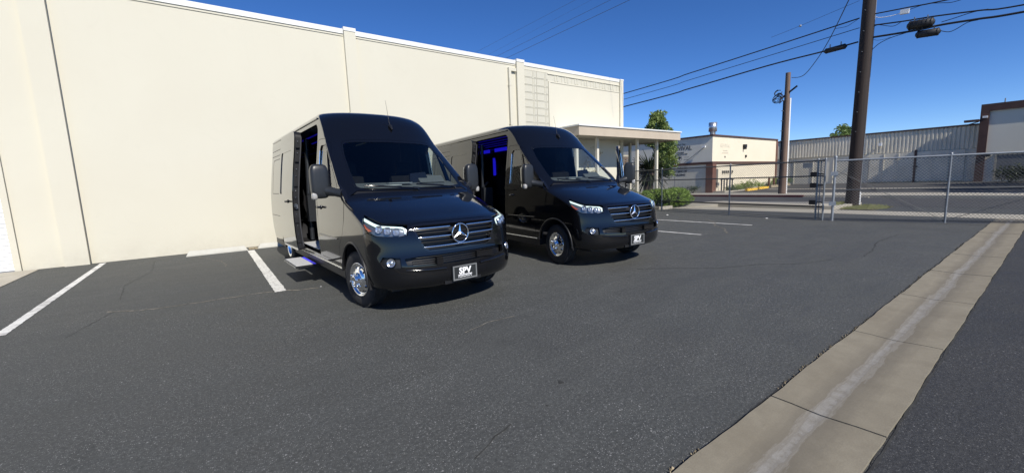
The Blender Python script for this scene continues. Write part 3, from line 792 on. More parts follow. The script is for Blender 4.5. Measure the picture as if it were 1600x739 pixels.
wire('overhead_wire', [(16.352, 6.67, 9.572), (16.352, 12.474, 9.5), (16.352, 22.148, 9.38), (16.352, 31.821, 9.259)], 0.009, M_CABLEG, 'rightmost of the four faint wires above the roof', group='faint wires above the cream building')
wire('overhead_wire', [(15.593, 7.428, 9.57), (15.593, 12.941, 9.5), (15.593, 22.13, 9.384), (15.593, 31.319, 9.268)], 0.007, M_CABLEG, 'second faint wire from the right above the roof', group='faint wires above the cream building')
wire('overhead_wire', [(15.212, 8.533, 9.809), (15.212, 13.741, 9.7), (15.212, 22.42, 9.519), (15.212, 31.1, 9.337)], 0.003, M_CABLEG, 'faintest thin wire above the roof, second from left', group='faint wires above the cream building')
wire('overhead_wire', [(15.465, 9.268, 10.209), (15.465, 14.998, 10.2), (15.465, 24.549, 10.185), (15.465, 34.099, 10.171)], 0.005, M_CABLEG, 'leftmost of the four faint wires above the roof', group='faint wires above the cream building')


# ------------------------------------------------------------------ chain-link gates
def gate(name, label, A, B, posts, rails, braces, H=1.83, big=()):
    A = Vector((*A, 0)); B = Vector((*B, 0)); Lg = (B - A).length; d = (B - A) / Lg
    t = thing(name, label, 'chain-link gate', A, math.atan2(d.y, d.x), 'chain-link gates closing the lot')
    for s_ in posts:
        mb = MB(); rr = .034 if s_ in big else .025
        mb.tube([(s_, 0, .0), (s_, 0, H + (.10 if s_ in big else .03))], rr, 12); mb.lathe([(rr + .006, 0), (rr + .006, .03), (0, .055)], 12, org=(s_, 0, H + (.10 if s_ in big else .03)))
        part('post', mb, M_GALVL if s_ in big else M_GALV, t)
    for z, rr, m_ in rails:
        mb = MB(); mb.tube([(0.0, 0, z), (Lg, 0, z)], rr, 10); part('rail', mb, m_, t)
    for (a, za), (b, zb) in braces:
        mb = MB(); mb.tube([(a, -.03, za), (b, -.03, zb)], .008, 6); part('brace_rod', mb, M_GALVD, t)
    # woven wire, each strand bent out and in over its neighbours
    mb = MB(); p = .080; z0, z1 = .05, H - .02; hh = z1 - z0; rw = .0044
    for sg in (1, -1):
        s0 = -hh * .5 if sg > 0 else 0
        k_ = int((Lg + hh) / p) + 1
        for i in range(k_ + 1):
            sa = i * p - (hh if sg > 0 else 0); sb = sa + sg * hh if sg > 0 else sa - hh
            a = [sa, z0]; b = [sb, z1]
            def cut(u, w_):     # clip to 0..Lg
                (x0, q0), (x1, q1) = u, w_
                if x0 > x1: (x0, q0), (x1, q1) = (x1, q1), (x0, q0)
                if x1 <= 0 or x0 >= Lg: return None
                f = lambda x: q0 + (q1 - q0) * (x - x0) / (x1 - x0)
                xa, xb = max(0, x0), min(Lg, x1); return (xa, f(xa)), (xb, f(xb))
            c = cut(a, b)
            if c is None or abs(c[0][0] - c[1][0]) < .02: continue
            (xa, za), (xb, zb) = c
            q = [(xa, sg * .003, za), (xb, sg * .003, zb)]
            mb.tube(q, rw, 3, caps=False)
    part('wire_mesh', mb, M_WIRE, t, kind='stuff')
    mb = MB()
    mb.tube([(0, 0, .05), (Lg, 0, .05)], .006, 5)
    part('tension_wire', mb, M_CABLE, t)
    return t, Lg
GA, GB = (16.93, 13.1), (15.22, 4.42)
dl = (Vector(GB) - Vector(GA)).length
fa = lambda y: (13.1 - y) / (13.1 - 4.42) * dl
g1, L1 = gate('gate_leaf', 'left chain-link gate leaf with three dark rails in front of the hedge', GA, GB, [.05, fa(10.85), fa(7.55), fa(4.62), dl], [(1.83, .024, M_GALVD), (1.36, .022, M_GALVD), (.42, .024, M_CABLE)], [], big=())
# latch hardware at the meeting stiles
for z in (1.42, .55, 1.08):
    mb = MB(); mb.box(L1 - .38, L1 - .20, -.06, .06, z - .07, z + .07); mb.tube([(L1 - .4, 0, z), (L1 + .02, 0, z)], .018, 8); part('latch', mb, M_BLKP, g1)
mb = MB(); mb.box(L1 - .62, L1 - .34, -.045, -.035, 1.62, 1.78); part('plate', mb, M_GALVL, g1)
mb = MB(); mb.tube([(L1 - .12, 0, .08), (L1 - .12, 0, 1.8)], .014, 8); mb.tube([(L1 - .22, 0, .08), (L1 - .22, 0, 1.5)], .014, 8); part('drop_rod', mb, M_GALV, g1)
GC, GD = (15.24, 4.18), (17.05, -1.3)
g2, L2 = gate('gate_leaf', 'right chain-link gate leaf with crossed brace rods in front of the dark pole', GC, GD, [.0, 2.42, 5.6], [(1.80, .026, M_GALVL), (.93, .018, M_GALVD)], [((.05, 1.5), (2.32, .12)), ((2.52, .12), (4.6, 1.0))], H=1.80, big=(.0,))
for z in (1.42, .52):
    mb = MB(); mb.box(-.10, .07, -.05, .05, z - .06, z + .06); mb.lathe([(.05, -.04), (.05, .04)], 10, org=(0, 0, z)); part('hinge_clamp', mb, M_GALVL, g2)

# ------------------------------------------------------------------ plants
def leaves(mb, centre, n, rad, size, squash=(1, 1, 1), shell=0.55, mi=0, asp=0.45):
    """n small pointed leaves spread in the outer part of an uneven ellipsoid"""
    c = np.array(centre, float)
    d = RNG.normal(size=(n, 3)); d /= np.linalg.norm(d, axis=1)[:, None]
    rr = rad * (shell + (1 - shell) * RNG.random(n) ** .6)
    p = c + d * rr[:, None] * np.array(squash)
    for i in range(n):
        a = RNG.normal(size=3) + d[i] * .9; a /= np.linalg.norm(a)
        b = np.cross(a, RNG.normal(size=3)); b /= np.linalg.norm(b)
        L = size * RNG.uniform(.6, 1.35); w = L * asp
        q = p[i]; up = np.cross(a, b) * L * .14
        mb.add([q - a * L * .5, q + b * w * .5 + up, q + a * L * .5, q - b * w * .5 + up], [(0, 1, 2, 3)], mi)
# clipped hedge
hedge = thing('hedge', 'bright green clipped hedge behind the fence beside the canopy posts', 'hedge', (18.6, 12.4, 0))
mb = MB()
HP = [(16.75, 13.6), (17.3, 13.35), (17.0, 13.0), (17.9, 12.75), (18.6, 12.2), (19.3, 12.0), (20.0, 12.1), (20.6, 12.5), (17.4, 12.3), (18.2, 11.75), (18.9, 11.6)]
for (hx, hy) in HP:
    for _ in range(18):
        leaves(mb, (hx + RNG.normal(0, .28) - 18.6, hy + RNG.normal(0, .24) - 12.4, RNG.uniform(.15, .78)), 100, RNG.uniform(.20, .30), .08, (1, 1, .8), .35, 0, .75)
part('foliage', mb, M_LEAF_H, hedge)
mb = MB()
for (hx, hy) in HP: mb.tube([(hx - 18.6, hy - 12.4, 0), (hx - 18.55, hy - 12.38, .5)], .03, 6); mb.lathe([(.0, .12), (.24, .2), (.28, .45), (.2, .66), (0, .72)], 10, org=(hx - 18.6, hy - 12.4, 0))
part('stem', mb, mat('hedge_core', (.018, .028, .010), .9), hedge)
mb = MB(); mb.box(16.95, 17.75, 11.1, 11.22, 0, .14); mb.box(16.85, 16.97, 11.22, 12.6, 0, .14)
tag(obj('kerb_stone', mb.mesh('kerb_stone', M_CONC)), 'short pale concrete kerb block at the foot of the hedge', 'kerb')

def tree(name, label, x, y, h_, trunk_h, r_, clumps, per, leaf, m_, group=None, seed=3, trunk_r=.12, z0=0, shape=(1, 1, 1), bare=None):
    rg = np.random.default_rng(seed)
    t = thing(name, label, 'tree', (x, y, z0), 0, group)
    mb = MB(); mb.tube([(0, 0, -.1), (.05, .03, trunk_h * .5), (-.04, .05, trunk_h), (0, 0, h_ * .82)], [trunk_r * 1.3, trunk_r, trunk_r * .8, trunk_r * .25], 10)
    cs = []
    for i in range(clumps):
        a = rg.uniform(0, 2 * PI); zz = trunk_h * .85 + (h_ - trunk_h * .85) * (i + rg.random()) / clumps
        env = math.sin(min(1, max(.05, (h_ - zz) / (h_ - trunk_h * .8))) ** .75 * PI * .62)
        q = r_ * env * math.sqrt(rg.uniform(.08, 1))
        v_ = Vector((q * math.cos(a) * shape[0], q * math.sin(a) * shape[1], zz))
        if bare and zz < bare[0]:          # low limbs grow only on the open, sunny side
            dd = Vector((*bare[1], 0)); k_ = v_.dot(dd)
            if k_ < bare[2]: v_ += dd * (2 * bare[2] - 2 * k_)
        cs.append(v_)
    for c in cs[::2]:
        b0 = Vector((0, 0, min(c.z * .75, h_ * .75))); mid = b0.lerp(c, .55) + Vector((0, 0, .1)); mb.tube([b0, mid, c], [trunk_r * .35, trunk_r * .22, trunk_r * .08], 6)
    part('trunk', mb, M_BARK, t)
    mb = MB()
    for c in cs: leaves(mb, c, per, r_ * float(rg.uniform(.20, .34)), leaf, (1, 1, .8), .25)
    part('crown', mb, m_, t)
    return t
tree('street_tree', 'slim leafy green tree rising behind the flat canopy', 22.6, 15.25, 5.35, 1.9, 1.12, 100, 80, .17, M_LEAF_T, seed=5, trunk_r=.11, bare=(3.5, (.56, -.83), -.10))
tree('street_tree', 'small reddish sparse shrub tree under the canopy beside the van windscreen', 14.5, 12.95, 2.9, 1.3, .75, 16, 22, .07, M_LEAF_D, seed=8, trunk_r=.03)
tree('distant_tree', 'round pale green treetop showing over the metal shed roof', 66, 17.5, 6.9, 3.5, 2.0, 40, 70, .33, M_LEAF_F, seed=11, trunk_r=.2)
tree('unseen_shade_tree', 'unseen broad green tree added to shade the far yard near the workshop', 39.0, -3.6, 7.2, 2.2, 3.0, 60, 60, .34, M_LEAF_T, seed=12, trunk_r=.2)  # out of view, added to cast shade on the far yard
tree('unseen_shade_tree', 'unseen tall green tree added to shade the far yard across the street', 33.0, -4.6, 7.6, 2.2, 3.0, 60, 60, .34, M_LEAF_T, seed=13, trunk_r=.2)  # second unseen tree, put in for its shadow on the yard

# yucca with a thick dark trunk
yuc = thing('yucca', 'dark spiky yucca with a thick trunk between the canopy posts', 'yucca', (20.4, 14.3, 0))
mb = MB(); mb.tube([(0, 0, -.1), (.02, 0, .6), (0, .02, 1.3), (.05, 0, 1.9)], [.30, .27, .28, .24], 12); mb.tube([(0, 0, .9), (.15, -.25, 1.8), (.2, -.35, 3.0)], [.12, .10, .08], 8); part('trunk', mb, M_BARK, yuc)
mb = MB(); L = .95
vs = []; nseg = 6
for i in range(nseg + 1):
    t_ = i / nseg; w = .042 * (1 - t_ ** 2) + .003; vs += [(t_ * L, -w, -.22 * t_ ** 2), (t_ * L, 0, -.22 * t_ ** 2 - .018), (t_ * L, w, -.22 * t_ ** 2)]
mb.add(vs, [(3 * i + j, 3 * i + 3 + j, 3 * i + 4 + j, 3 * i + 1 + j) for i in range(nseg) for j in range(2)])
lf = mb.mesh('leaf', M_LEAF_Y)
for i in range(170):
    o = obj('leaf', lf, yuc); el = float(RNG.uniform(-.75, 1.35)); az = float(RNG.uniform(0, 2 * PI)); s_ = float(RNG.uniform(.9, 1.5))
    o.location = (.03, 0, float(RNG.uniform(1.55, 2.05))); o.rotation_euler = (0, -el, az); o.scale = (s_, s_, s_)
# stacked brown slats under the canopy
scr = thing('slatted_screen', 'brown slatted screen with pale top under the canopy', 'screen', (20.75, 16.2, 0))
for i in range(11):
    mb = MB(); mb.box(-.55, .25 + .03 * (i % 2), -.05, .05, 1.0 + i * .165, 1.125 + i * .165); part('slat', mb, mat('slat_brown', (.14, .105, .085), .8, noise=[(6, .25, 4)]), scr)
mb = MB(); mb.box(-.58, .28, -.07, .07, 2.80, 2.90); part('top_board', mb, M_CONC, scr)
mb = MB(); mb.box(-.50, -.40, .051, .12, 0, 2.79); part('post', mb, M_BARK, scr)
mb = MB(); mb.box(.08, .18, .051, .12, 0, 2.79); part('post', mb, M_BARK, scr)

def shrub(name, label, x, y, z, r_, n, leaf, m_, squash=(1, 1, .7), group=None):
    t = thing(name, label, 'shrub', (x, y, z), 0, group)
    mb = MB()
    for i in range(7):
        a = 2 * PI * i / 7; mb_c = (math.cos(a) * r_ * .5, math.sin(a) * r_ * .5 * .7, r_ * RNG.uniform(.3, .75))
        leaves(mb, mb_c, n // 7, r_ * .55, leaf, squash, .2)
    part('foliage', mb, m_, t)
    mb = MB()
    for i in range(4): mb.tube([(0, 0, -.05), (r_ * .4 * math.cos(i * 1.7), r_ * .4 * math.sin(i * 1.7), r_ * .6)], .02, 5)
    part('stem', mb, M_BARK, t); return t
SH = 'shrubs in the bed below the sunny shop wall'
shrub('shrub', 'low grey-green shrub nearest the brown column of the shop', 33.2, 15.7, .1, .55, 260, .13, M_LEAF_G, group=SH)
shrub('shrub', 'green spiky shrub right of the notice board on the sunny shop wall', 34.4, 15.8, .1, .62, 260, .15, M_LEAF_T, group=SH)
shrub('shrub', 'tallest green shrub of the bed, behind the fence post', 36.2, 15.8, .12, .85, 320, .17, M_LEAF_T, group=SH)
shrub('shrub', 'yellow-green rounded shrub in the middle of the bed', 38.0, 15.7, .15, .62, 260, .13, M_LEAF_H, group=SH)
shrub('shrub', 'low grey shrub with red flower stalks beside it', 39.2, 15.5, .15, .55, 240, .13, M_LEAF_G, group=SH)
shrub('shrub', 'bushy green shrub near the right end of the shop wall', 41.6, 15.8, .2, .8, 300, .17, M_LEAF_T, group=SH)
shrub('shrub', 'dry yellowish bush at the far end of the shop wall', 43.4, 15.6, .25, .75, 260, .15, M_LEAF_F, group=SH)
shrub('shrub', 'long low grey-green ground shrub before the grey shop side wall', 30.9, 17.6, .13, .6, 300, .11, M_LEAF_G, (1, 1.4, .6))
shrub('shrub', 'low dull green shrub next to the grey side wall, left of its neighbour', 30.9, 18.9, .13, .6, 300, .11, M_LEAF_G, (1, 1.4, .6))
shrub('shrub', 'dark bush with pale flowers at the right edge of the far yard', 42.5, 2.2, .35, 1.0, 520, .17, M_LEAF_Y)
shrub('shrub', 'taller dark bush against the dark roller door at the right edge', 42.8, 1.25, .35, 1.3, 520, .2, M_LEAF_Y)
for i, (x, m_, lb) in enumerate(((38.9, M_MAROON, 'taller rust red post in the shop flower bed'), (39.9, M_MAROON, 'second rust red post right of the taller one'), (40.7, M_CABLEG, 'thin grey post at right in the flower bed'))):
    mb = MB(); mb.box(x - .06, x + .06, 15.2, 15.32, .1, 1.05 - .08 * i); mb.box(x - .08, x + .08, 15.18, 15.34, 1.05 - .08 * i, 1.10 - .08 * i)
    tag(obj('bollard', mb.mesh('bollard', m_)), lb, 'post', 'posts in the shop flower bed')
for i, (x, h_) in enumerate(((32.1, 1.0), (32.5, 1.02), (32.95, .98), (33.4, 1.0), (33.8, .96))):
    mb = MB(); mb.box(x - .035, x + .035, 15.9, 15.97, .1, .1 + h_); mb.box(x - .10, x + .10, 15.86, 16.0, .1 + h_, .2 + h_)
    tag(obj('meter_post', mb.mesh('meter_post', M_CABLEG)), '%s of the five short grey meter posts at the shop corner' % ('first from the left', 'second from the left', 'middle one', 'second from the right', 'rightmost')[i], 'post', 'meter posts at the shop corner')
# painted wheel stops of the shop lot
for i, (x, y, z, m_, lb) in enumerate(((34.6, 14.8, .18, M_YEL, 'yellow wheel stop nearest the fence post'), (36.9, 14.9, .22, M_YEL, 'yellow wheel stop second from the left'), (39.4, 15.0, .28, M_DIRT, 'faded yellow wheel stop in the middle of the row'), (41.8, 15.1, .33, M_DIRT, 'tan worn wheel stop left of the thin pole'), (46.5, 13.6, .42, M_YEL, 'yellow wheel stop right of the thin pole'))):
    mb = MB(); mb.prism([(-.12, -.1), (-.07, .17), (.07, .17), (.12, -.1)], -.9, .9, fn=lambda a, b, c: (c, a, b))
    o = obj('wheel_stop', mb.mesh('wheel_stop', m_)); o.location = (x, y, z); tag(o, lb, 'wheel stop', 'wheel stops of the shop lot')
mb = MB(); mb.box(31.46, 36, 15.35, 16.35, .1, .24); mb.box(36, 44, 15.35, 16.35, .1, .36); struct('planting_bed', mb, M_CONC)
# grass at the foot of the dark pole
mb = MB(); 
for i in range(1500):
    a = RNG.uniform(0, 2 * PI); q = math.sqrt(RNG.random()); x = P1[0] - .3 + q * 1.15 * math.cos(a); y = P1[1] - .35 + q * .85 * math.sin(a)
    z = .148 if y > 5.3 else .01; s_ = RNG.uniform(.05, .13); b = RNG.normal(0, .04, 2)
    mb.add([(x - .009, y + .012, z), (x + .009, y - .012, z), (x + b[0], y + b[1], z + s_)], [(0, 1, 2)])
tag(obj('grass', mb.mesh('grass', M_GRASS), kind='stuff'), 'patch of short grass round the foot of the dark pole', 'grass')
mb = MB(); mb.prism([(19.6, 4.2), (21.9, 4.0), (21.9, 4.98), (19.62, 5.19)], 0, .02); struct('grass_patch', mb, mat('soil', (.10, .085, .05), .95, noise=[(9, .3, 4)]))
# no-parking sign on a thin post in front of the shop side wall
sg = thing('street_sign', 'small white street sign with red print on a thin post before the shop', 'sign', (27.4, 17.0, 0))
mb = MB(); mb.tube([(0, 0, 0), (0, 0, 2.5)], .025, 8); part('post', mb, M_GALV, sg)
mb = MB(); mb.box(-.045, -.027, -.15, .15, 2.05, 2.5); part('panel', mb, M_SIGN, sg)
mb = MB(); mb.box(-.049, -.0455, -.10, .10, 2.15, 2.3); part('red_print', mb, M_SIGNR, sg)
# litter on the asphalt by the gate
for (x, y, s_, lb) in ((14.6, 9.35, .05, 'scrap of white litter near the left gate leaf'), (15.0, 5.9, .045, 'small bit of litter between the gate leaves'), (1.3, 6.9, .016, 'white paper scrap on the asphalt left of the van step')):
    mb = MB(); mb.add([(-s_, -s_ * .4, .002), (s_ * .6, -s_ * .7, .004), (s_, s_ * .5, s_ * .2), (-s_ * .3, s_, s_ * .3), (0, 0, s_ * .45)], [(0, 1, 4), (1, 2, 4), (2, 3, 4), (3, 0, 4)])
    o = obj('litter', mb.mesh('litter', M_WHP)); o.location = (x, y, .004); tag(o, lb, 'litter', 'scraps of litter on the lot')
# ------------------------------------------------------------------ the vans
# body = one smooth surface S(u, v): waterlines (v ~ height) that run round the nose (u 0..1) and back along the side (u > 1)
TB = np.array([
    [.30,.30,.93,.92,.42,2.0,2.4],
    [.36,.36,1.00,.96,.47,2.0,2.5],
    [.45,.45,1.03,.985,.50,2.0,2.6],
    [.60,.60,1.02,1.00,.50,2.0,2.6],
    [.75,.75,.99,1.01,.50,2.0,2.5],
    [.95,.95,.965,1.012,.50,2.0,2.4],
    [1.05,1.05,.925,1.012,.48,2.0,2.5],
    [1.10,1.10,.84,1.01,.45,1.9,2.6],
    [1.16,1.16,.68,1.008,.42,1.8,2.7],
    [1.24,1.24,.46,1.005,.40,1.7,2.8],
    [1.33,1.33,.19,1.00,.38,1.7,2.8],
    [1.40,1.40,-.02,.997,.31,1.6,2.6],
    [1.45,1.45,-.10,.993,.25,1.5,2.5],
    [1.60,1.60,-.275,.975,.20,1.35,2.25],
    [1.80,1.80,-.507,.950,.20,1.35,2.25],
    [2.00,2.00,-.740,.922,.20,1.35,2.25],
    [2.25,2.25,-1.03,.884,.20,1.35,2.25],
    [2.40,2.40,-1.17,.865,.20,1.35,2.25],
    [2.55,2.55,-1.315,.848,.22,1.4,2.4],
    [2.65,2.64,-1.42,.83,.26,1.5,2.5],
    [2.75,2.71,-1.53,.785,.32,1.6,2.5],
    [2.90,2.765,-1.75,.66,.45,2,2.5],
    [3.10,2.805,-2.05,.5,.5,2,2.2],
    [3.35,2.82,-2.3,.24,.4,2,2],
    [3.58,2.825,-2.5,.0,.3,2,2],
])
def pchip(x, y):
    h = np.diff(x); d = np.diff(y) / h; m = np.zeros(len(x))
    for i in range(1, len(x) - 1):
        if d[i - 1] * d[i] > 0:
            w1 = 2 * h[i] + h[i - 1]; w2 = h[i] + 2 * h[i - 1]; m[i] = (w1 + w2) / (w1 / d[i - 1] + w2 / d[i])
    m[0] = d[0]; m[-1] = d[-1]
    def f(q):
        q = np.clip(q, x[0], x[-1]); i = np.clip(np.searchsorted(x, q, side='right') - 1, 0, len(h) - 1); t = (q - x[i]) / h[i]
        return (2 * t**3 - 3 * t * t + 1) * y[i] + (t**3 - 2 * t * t + t) * h[i] * m[i] + (-2 * t**3 + 3 * t * t) * y[i + 1] + (t**3 - t * t) * h[i] * m[i + 1]
    return f
CV = [pchip(TB[:, 0], TB[:, q]) for q in range(1, 7)]
ZV = pchip(TB[:, 1], TB[:, 0])
FS = 1.3
def SD(s, v):
    """domain (s, v) -> van coordinates x forward, y to the driver's side, z up"""
    s = np.asarray(s, float); v = np.asarray(v, float)
    z, xf, w, D, m, n = [c(v) for c in CV]
    a = np.abs(s); ph = np.clip(a / FS, 0, 1) * PI / 2
    x = xf - D + D * np.clip(np.cos(ph), 0, 1) ** (2 / m) - np.maximum(a - FS, 0)
    y = np.sign(s) * w * np.clip(np.sin(ph), 0, 1) ** (2 / n)
    return np.stack([x, y, z], -1)
def ND(s, v, e=2e-3):
    ds = SD(s + e, v) - SD(s - e, v); dv = SD(s, np.minimum(v + e, 3.579)) - SD(s, v - e)
    n = np.cross(ds, dv); l = np.linalg.norm(n, axis=-1, keepdims=True)
    n = n / np.maximum(l, 1e-9)
    bad = (l[..., 0] < 1e-9); n[bad] = (0, 0, 1)
    return n
def d_side(x, z, sg):
    v = float(ZV(z)); _, xf, w, D, m, n = [float(c(v)) for c in CV]
    t = min(max((x - (xf - D)) / D, 0), 1)
    s = FS + (xf - D - x) if x < xf - D else math.acos(min(1, t ** (m / 2))) * 2 / PI * FS
    return (sg * s, v)
def d_front(y, z):
    v = float(ZV(z)); w = float(CV[2](v)); n = float(CV[5](v))
    return (math.copysign(math.asin(min(1, abs(y) / w) ** (n / 2)) * 2 / PI * FS, y), v)
def dom(spec, sg=-1, step=.05, closed=True):
    """spec points: ('s', x, z) on the side, ('f', y, z) on the front (y is taken on the side sg unless 0)"""
    out = []; n = len(spec)
    mp = lambda p: d_side(p[1], p[2], sg) if p[0] == 's' else d_front(p[1], p[2]) if p[0] == 'F' else d_front(sg * abs(p[1]), p[2])
    for i in range(n if closed else n - 1):
        a, b = spec[i], spec[(i + 1) % n]
        q = max(1, int(math.hypot(a[1] - b[1], a[2] - b[2]) / step))
        if a[0] == b[0]:
            for t in range(q): out.append(mp((a[0], a[1] + (b[1] - a[1]) * t / q, a[2] + (b[2] - a[2]) * t / q)))
        else:
            A, B = mp(a), mp(b)
            for t in range(q): out.append((A[0] + (B[0] - A[0]) * t / q, A[1] + (B[1] - A[1]) * t / q))
    if not closed: out.append(mp(spec[-1]))
    return out
def rnd(spec, r_):
    """round the corners of a spec polygon (all points of one kind)"""
    out = []; n = len(spec)
    for i in range(n):
        p0, p, p1_ = spec[i - 1], spec[i], spec[(i + 1) % n]
        a = Vector((p0[1] - p[1], p0[2] - p[2])); b = Vector((p1_[1] - p[1], p1_[2] - p[2]))
        k = min(r_, a.length * .45, b.length * .45); c = Vector((p[1], p[2])); A = c + a.normalized() * k; B = c + b.normalized() * k
        for t in (0, .25, .5, .75, 1): q = A * (1 - t) ** 2 + c * 2 * t * (1 - t) + B * t * t; out.append((p[0], q.x, q.y))
    return out
def inset(poly, d):
    P = np.array(poly); n = len(P); area = 0.5 * np.sum(P[:, 0] * np.roll(P[:, 1], -1) - np.roll(P[:, 0], -1) * P[:, 1]); sg = 1 if area > 0 else -1
    e = np.roll(P, -1, 0) - np.roll(P, 1, 0); l = np.linalg.norm(e, axis=1, keepdims=True); e = e / np.maximum(l, 1e-9)
    return [tuple(q) for q in P + sg * d * np.stack([-e[:, 1], e[:, 0]], 1)]
def inpoly(px, py, poly):
    P = np.array(poly); c = np.zeros(px.shape, bool); x0, y0 = P[:, 0], P[:, 1]; x1, y1 = np.roll(x0, -1), np.roll(y0, -1)
    for a, b, q, w in zip(x0, y0, x1, y1):
        if b == w: continue
        c ^= ((b > py) != (w > py)) & (px < (q - a) * (py - b) / (w - b) + a)
    return c
def panel(outer, holes=(), off=0.0, rim=0.02, ds=.06, dv=.06, mi=0, back=False, xf=None):
    """trimmed piece of the body surface, moved out by off, edges turned in by rim; returns (verts, faces, normals, material)"""
    loops = [outer] + list(holes)
    pts = []; edges = []
    for L in loops:
        o = len(pts); pts += [tuple(map(float, p)) for p in L]; edges += [(o + i, o + (i + 1) % len(L)) for i in range(len(L))]
    P = np.array(outer); s0, v0 = P.min(0); s1, v1 = P.max(0)
    gs = np.arange(s0 + ds * .5, s1, ds); gv = np.arange(v0 + dv * .5, v1, dv)
    if len(gs) and len(gv):
        A, B = [q.ravel() for q in np.meshgrid(gs, gv)]
        ok = inpoly(A, B, outer)
        for Hh in holes: ok &= ~inpoly(A, B, Hh)
        A, B = A[ok], B[ok]
        pts += list(zip(A.tolist(), B.tolist()))
    r_ = delaunay_2d_cdt([Vector(p) for p in pts], edges, [], 0, 1e-6)
    V = np.array([tuple(p) for p in r_[0]]); F = np.array([f for f in r_[2]])
    c = V[F].mean(1); ok = inpoly(c[:, 0], c[:, 1], outer)
    for Hh in holes: ok &= ~inpoly(c[:, 0], c[:, 1], Hh)
    F = F[ok]
    a = V[F]; cr = (a[:, 1, 0] - a[:, 0, 0]) * (a[:, 2, 1] - a[:, 0, 1]) - (a[:, 1, 1] - a[:, 0, 1]) * (a[:, 2, 0] - a[:, 0, 0])
    F = F[np.abs(cr) > 1e-10]; cr = cr[np.abs(cr) > 1e-10]; F[cr < 0] = F[cr < 0][:, ::-1]
    N = ND(V[:, 0], V[:, 1]); X = SD(V[:, 0], V[:, 1]) + N * off
    faces = [tuple(f) for f in F.tolist()]; nv = len(X); vs = [X]; ns = [N]
    if rim or back:
        cnt = {}
        for f in faces:
            for i in range(3):
                e = (f[i], f[(i + 1) % 3]); cnt[e] = cnt.get(e, 0) + 1
        bd = [e for e in cnt if (e[1], e[0]) not in cnt]
        xa = []; na = []
        for (i, j) in bd:
            d = X[j] - X[i]; nn = np.cross(d, N[i]); l = np.linalg.norm(nn); nn = nn / l if l > 1e-9 else N[i]
            o = nv + len(xa); xa += [X[i], X[j], X[j] - N[j] * rim, X[i] - N[i] * rim]; na += [nn] * 4
            faces.append((o + 1, o, o + 3, o + 2))
        if xa: vs.append(np.array(xa)); ns.append(np.array(na))
        if back:
            o = sum(len(q) for q in vs); vs.append(X - N * rim); ns.append(-N)
            faces += [tuple(q + o for q in f[::-1]) for f in F.tolist()]
    X = np.concatenate(vs); N = np.concatenate(ns)
    return X, faces, N, mi
def panels_mesh(name, plist, mats, extra=None, xf=None):
    V = []; F = []; N = []; MI = []
    for X, f, n, mi in plist:
        o = sum(len(q) for q in V); V.append(X); N.append(n); F += [tuple(i + o for i in q) for q in f]; MI += [mi] * len(f)
    V = np.concatenate(V); N = np.concatenate(N)
    SM = [True] * len(F)
    if extra is not None:
        o = len(V); ev = np.array(extra.v); V = np.concatenate([V, ev]); N = np.concatenate([N, np.zeros((len(ev), 3))])
        F += [tuple(i + o for i in q) for q in extra.f]; MI += extra.mi; SM += extra.sm
    if xf is not None: V = xf(V)
    me = bpy.data.meshes.new(name); me.from_pydata(V.tolist(), [], F)
    for m in mats: me.materials.append(m)
    me.polygons.foreach_set('material_index', MI); me.polygons.foreach_set('use_smooth', SM); me.update()
    me.normals_split_custom_set_from_vertices([tuple(q) for q in N])
    return me

M_PAINT = mat('black_paint', (.0040, .0043, .0055), .10, spec=.08, coat=1.0, coat_rough=.012, ior=1.5)
M_GLASS = None
def glassmat(name, tint, gl=0.06):
    m = bpy.data.materials.new(name); m.use_nodes = True; t = m.node_tree; t.nodes.clear()
    tr = t.nodes.new('ShaderNodeBsdfTransparent'); tr.inputs[0].default_value = (*tint, 1)
    g = t.nodes.new('ShaderNodeBsdfGlossy'); g.inputs['Roughness'].default_value = 0.01; g.inputs[0].default_value = (1, 1, 1, 1)
    # Schlick reflectance that is the same from both sides of the pane
    ge = t.nodes.new('ShaderNodeNewGeometry'); dt = t.nodes.new('ShaderNodeVectorMath'); dt.operation = 'DOT_PRODUCT'
    t.links.new(ge.outputs['Incoming'], dt.inputs[0]); t.links.new(ge.outputs['Normal'], dt.inputs[1])
    def M(op, a, b=0.0, c=0.0):
        n = t.nodes.new('ShaderNodeMath'); n.operation = op
        for i, q in enumerate((a, b, c)):
            if isinstance(q, bpy.types.NodeSocket): t.links.new(q, n.inputs[i])
            else: n.inputs[i].default_value = q
        return n.outputs[0]
    ma = M('POWER', M('SUBTRACT', 1.0, M('ABSOLUTE', dt.outputs['Value'])), 5.0)
    ma = M('MULTIPLY_ADD', ma, .96 - gl, gl).node
    ms = t.nodes.new('ShaderNodeMixShader'); t.links.new(ma.outputs[0], ms.inputs[0]); t.links.new(tr.outputs[0], ms.inputs[1]); t.links.new(g.outputs[0], ms.inputs[2])
    o = t.nodes.new('ShaderNodeOutputMaterial'); t.links.new(ms.outputs[0], o.inputs[0]); MATS[name] = m; return m
M_WSG = glassmat('windscreen_glass', (.80, .86, .85), .045)
M_SDG = glassmat('side_glass', (.62, .68, .67), .12)
M_LENS = glassmat('lamp_cover', (.93, .95, .97), .05)
M_BPL = mat('black_plastic', (.012, .012, .013), .42, noise=[(40, .1, 2)])
M_GPL = mat('grey_mirror_plastic', (.020, .022, .025), .36, noise=[(30, .1, 2)])
M_EDGE = mat('door_edge', (.006, .006, .007), .5)
M_TRIM = mat('gloss_black_trim', (.006, .006, .007), .12, coat=.6)
M_CHR = mat('chrome', (.93, .94, .95), .10, metal=1.0)
M_CHRB = mat('brushed_chrome', (.66, .67, .69), .22, metal=1.0, rnoise=(20, .15, .3))
M_RUB = mat('tyre_rubber', (.022, .022, .023), .78, noise=[(20, .25, 4)])
M_DARK = mat('cabin_dark', (.010, .010, .012), .8)
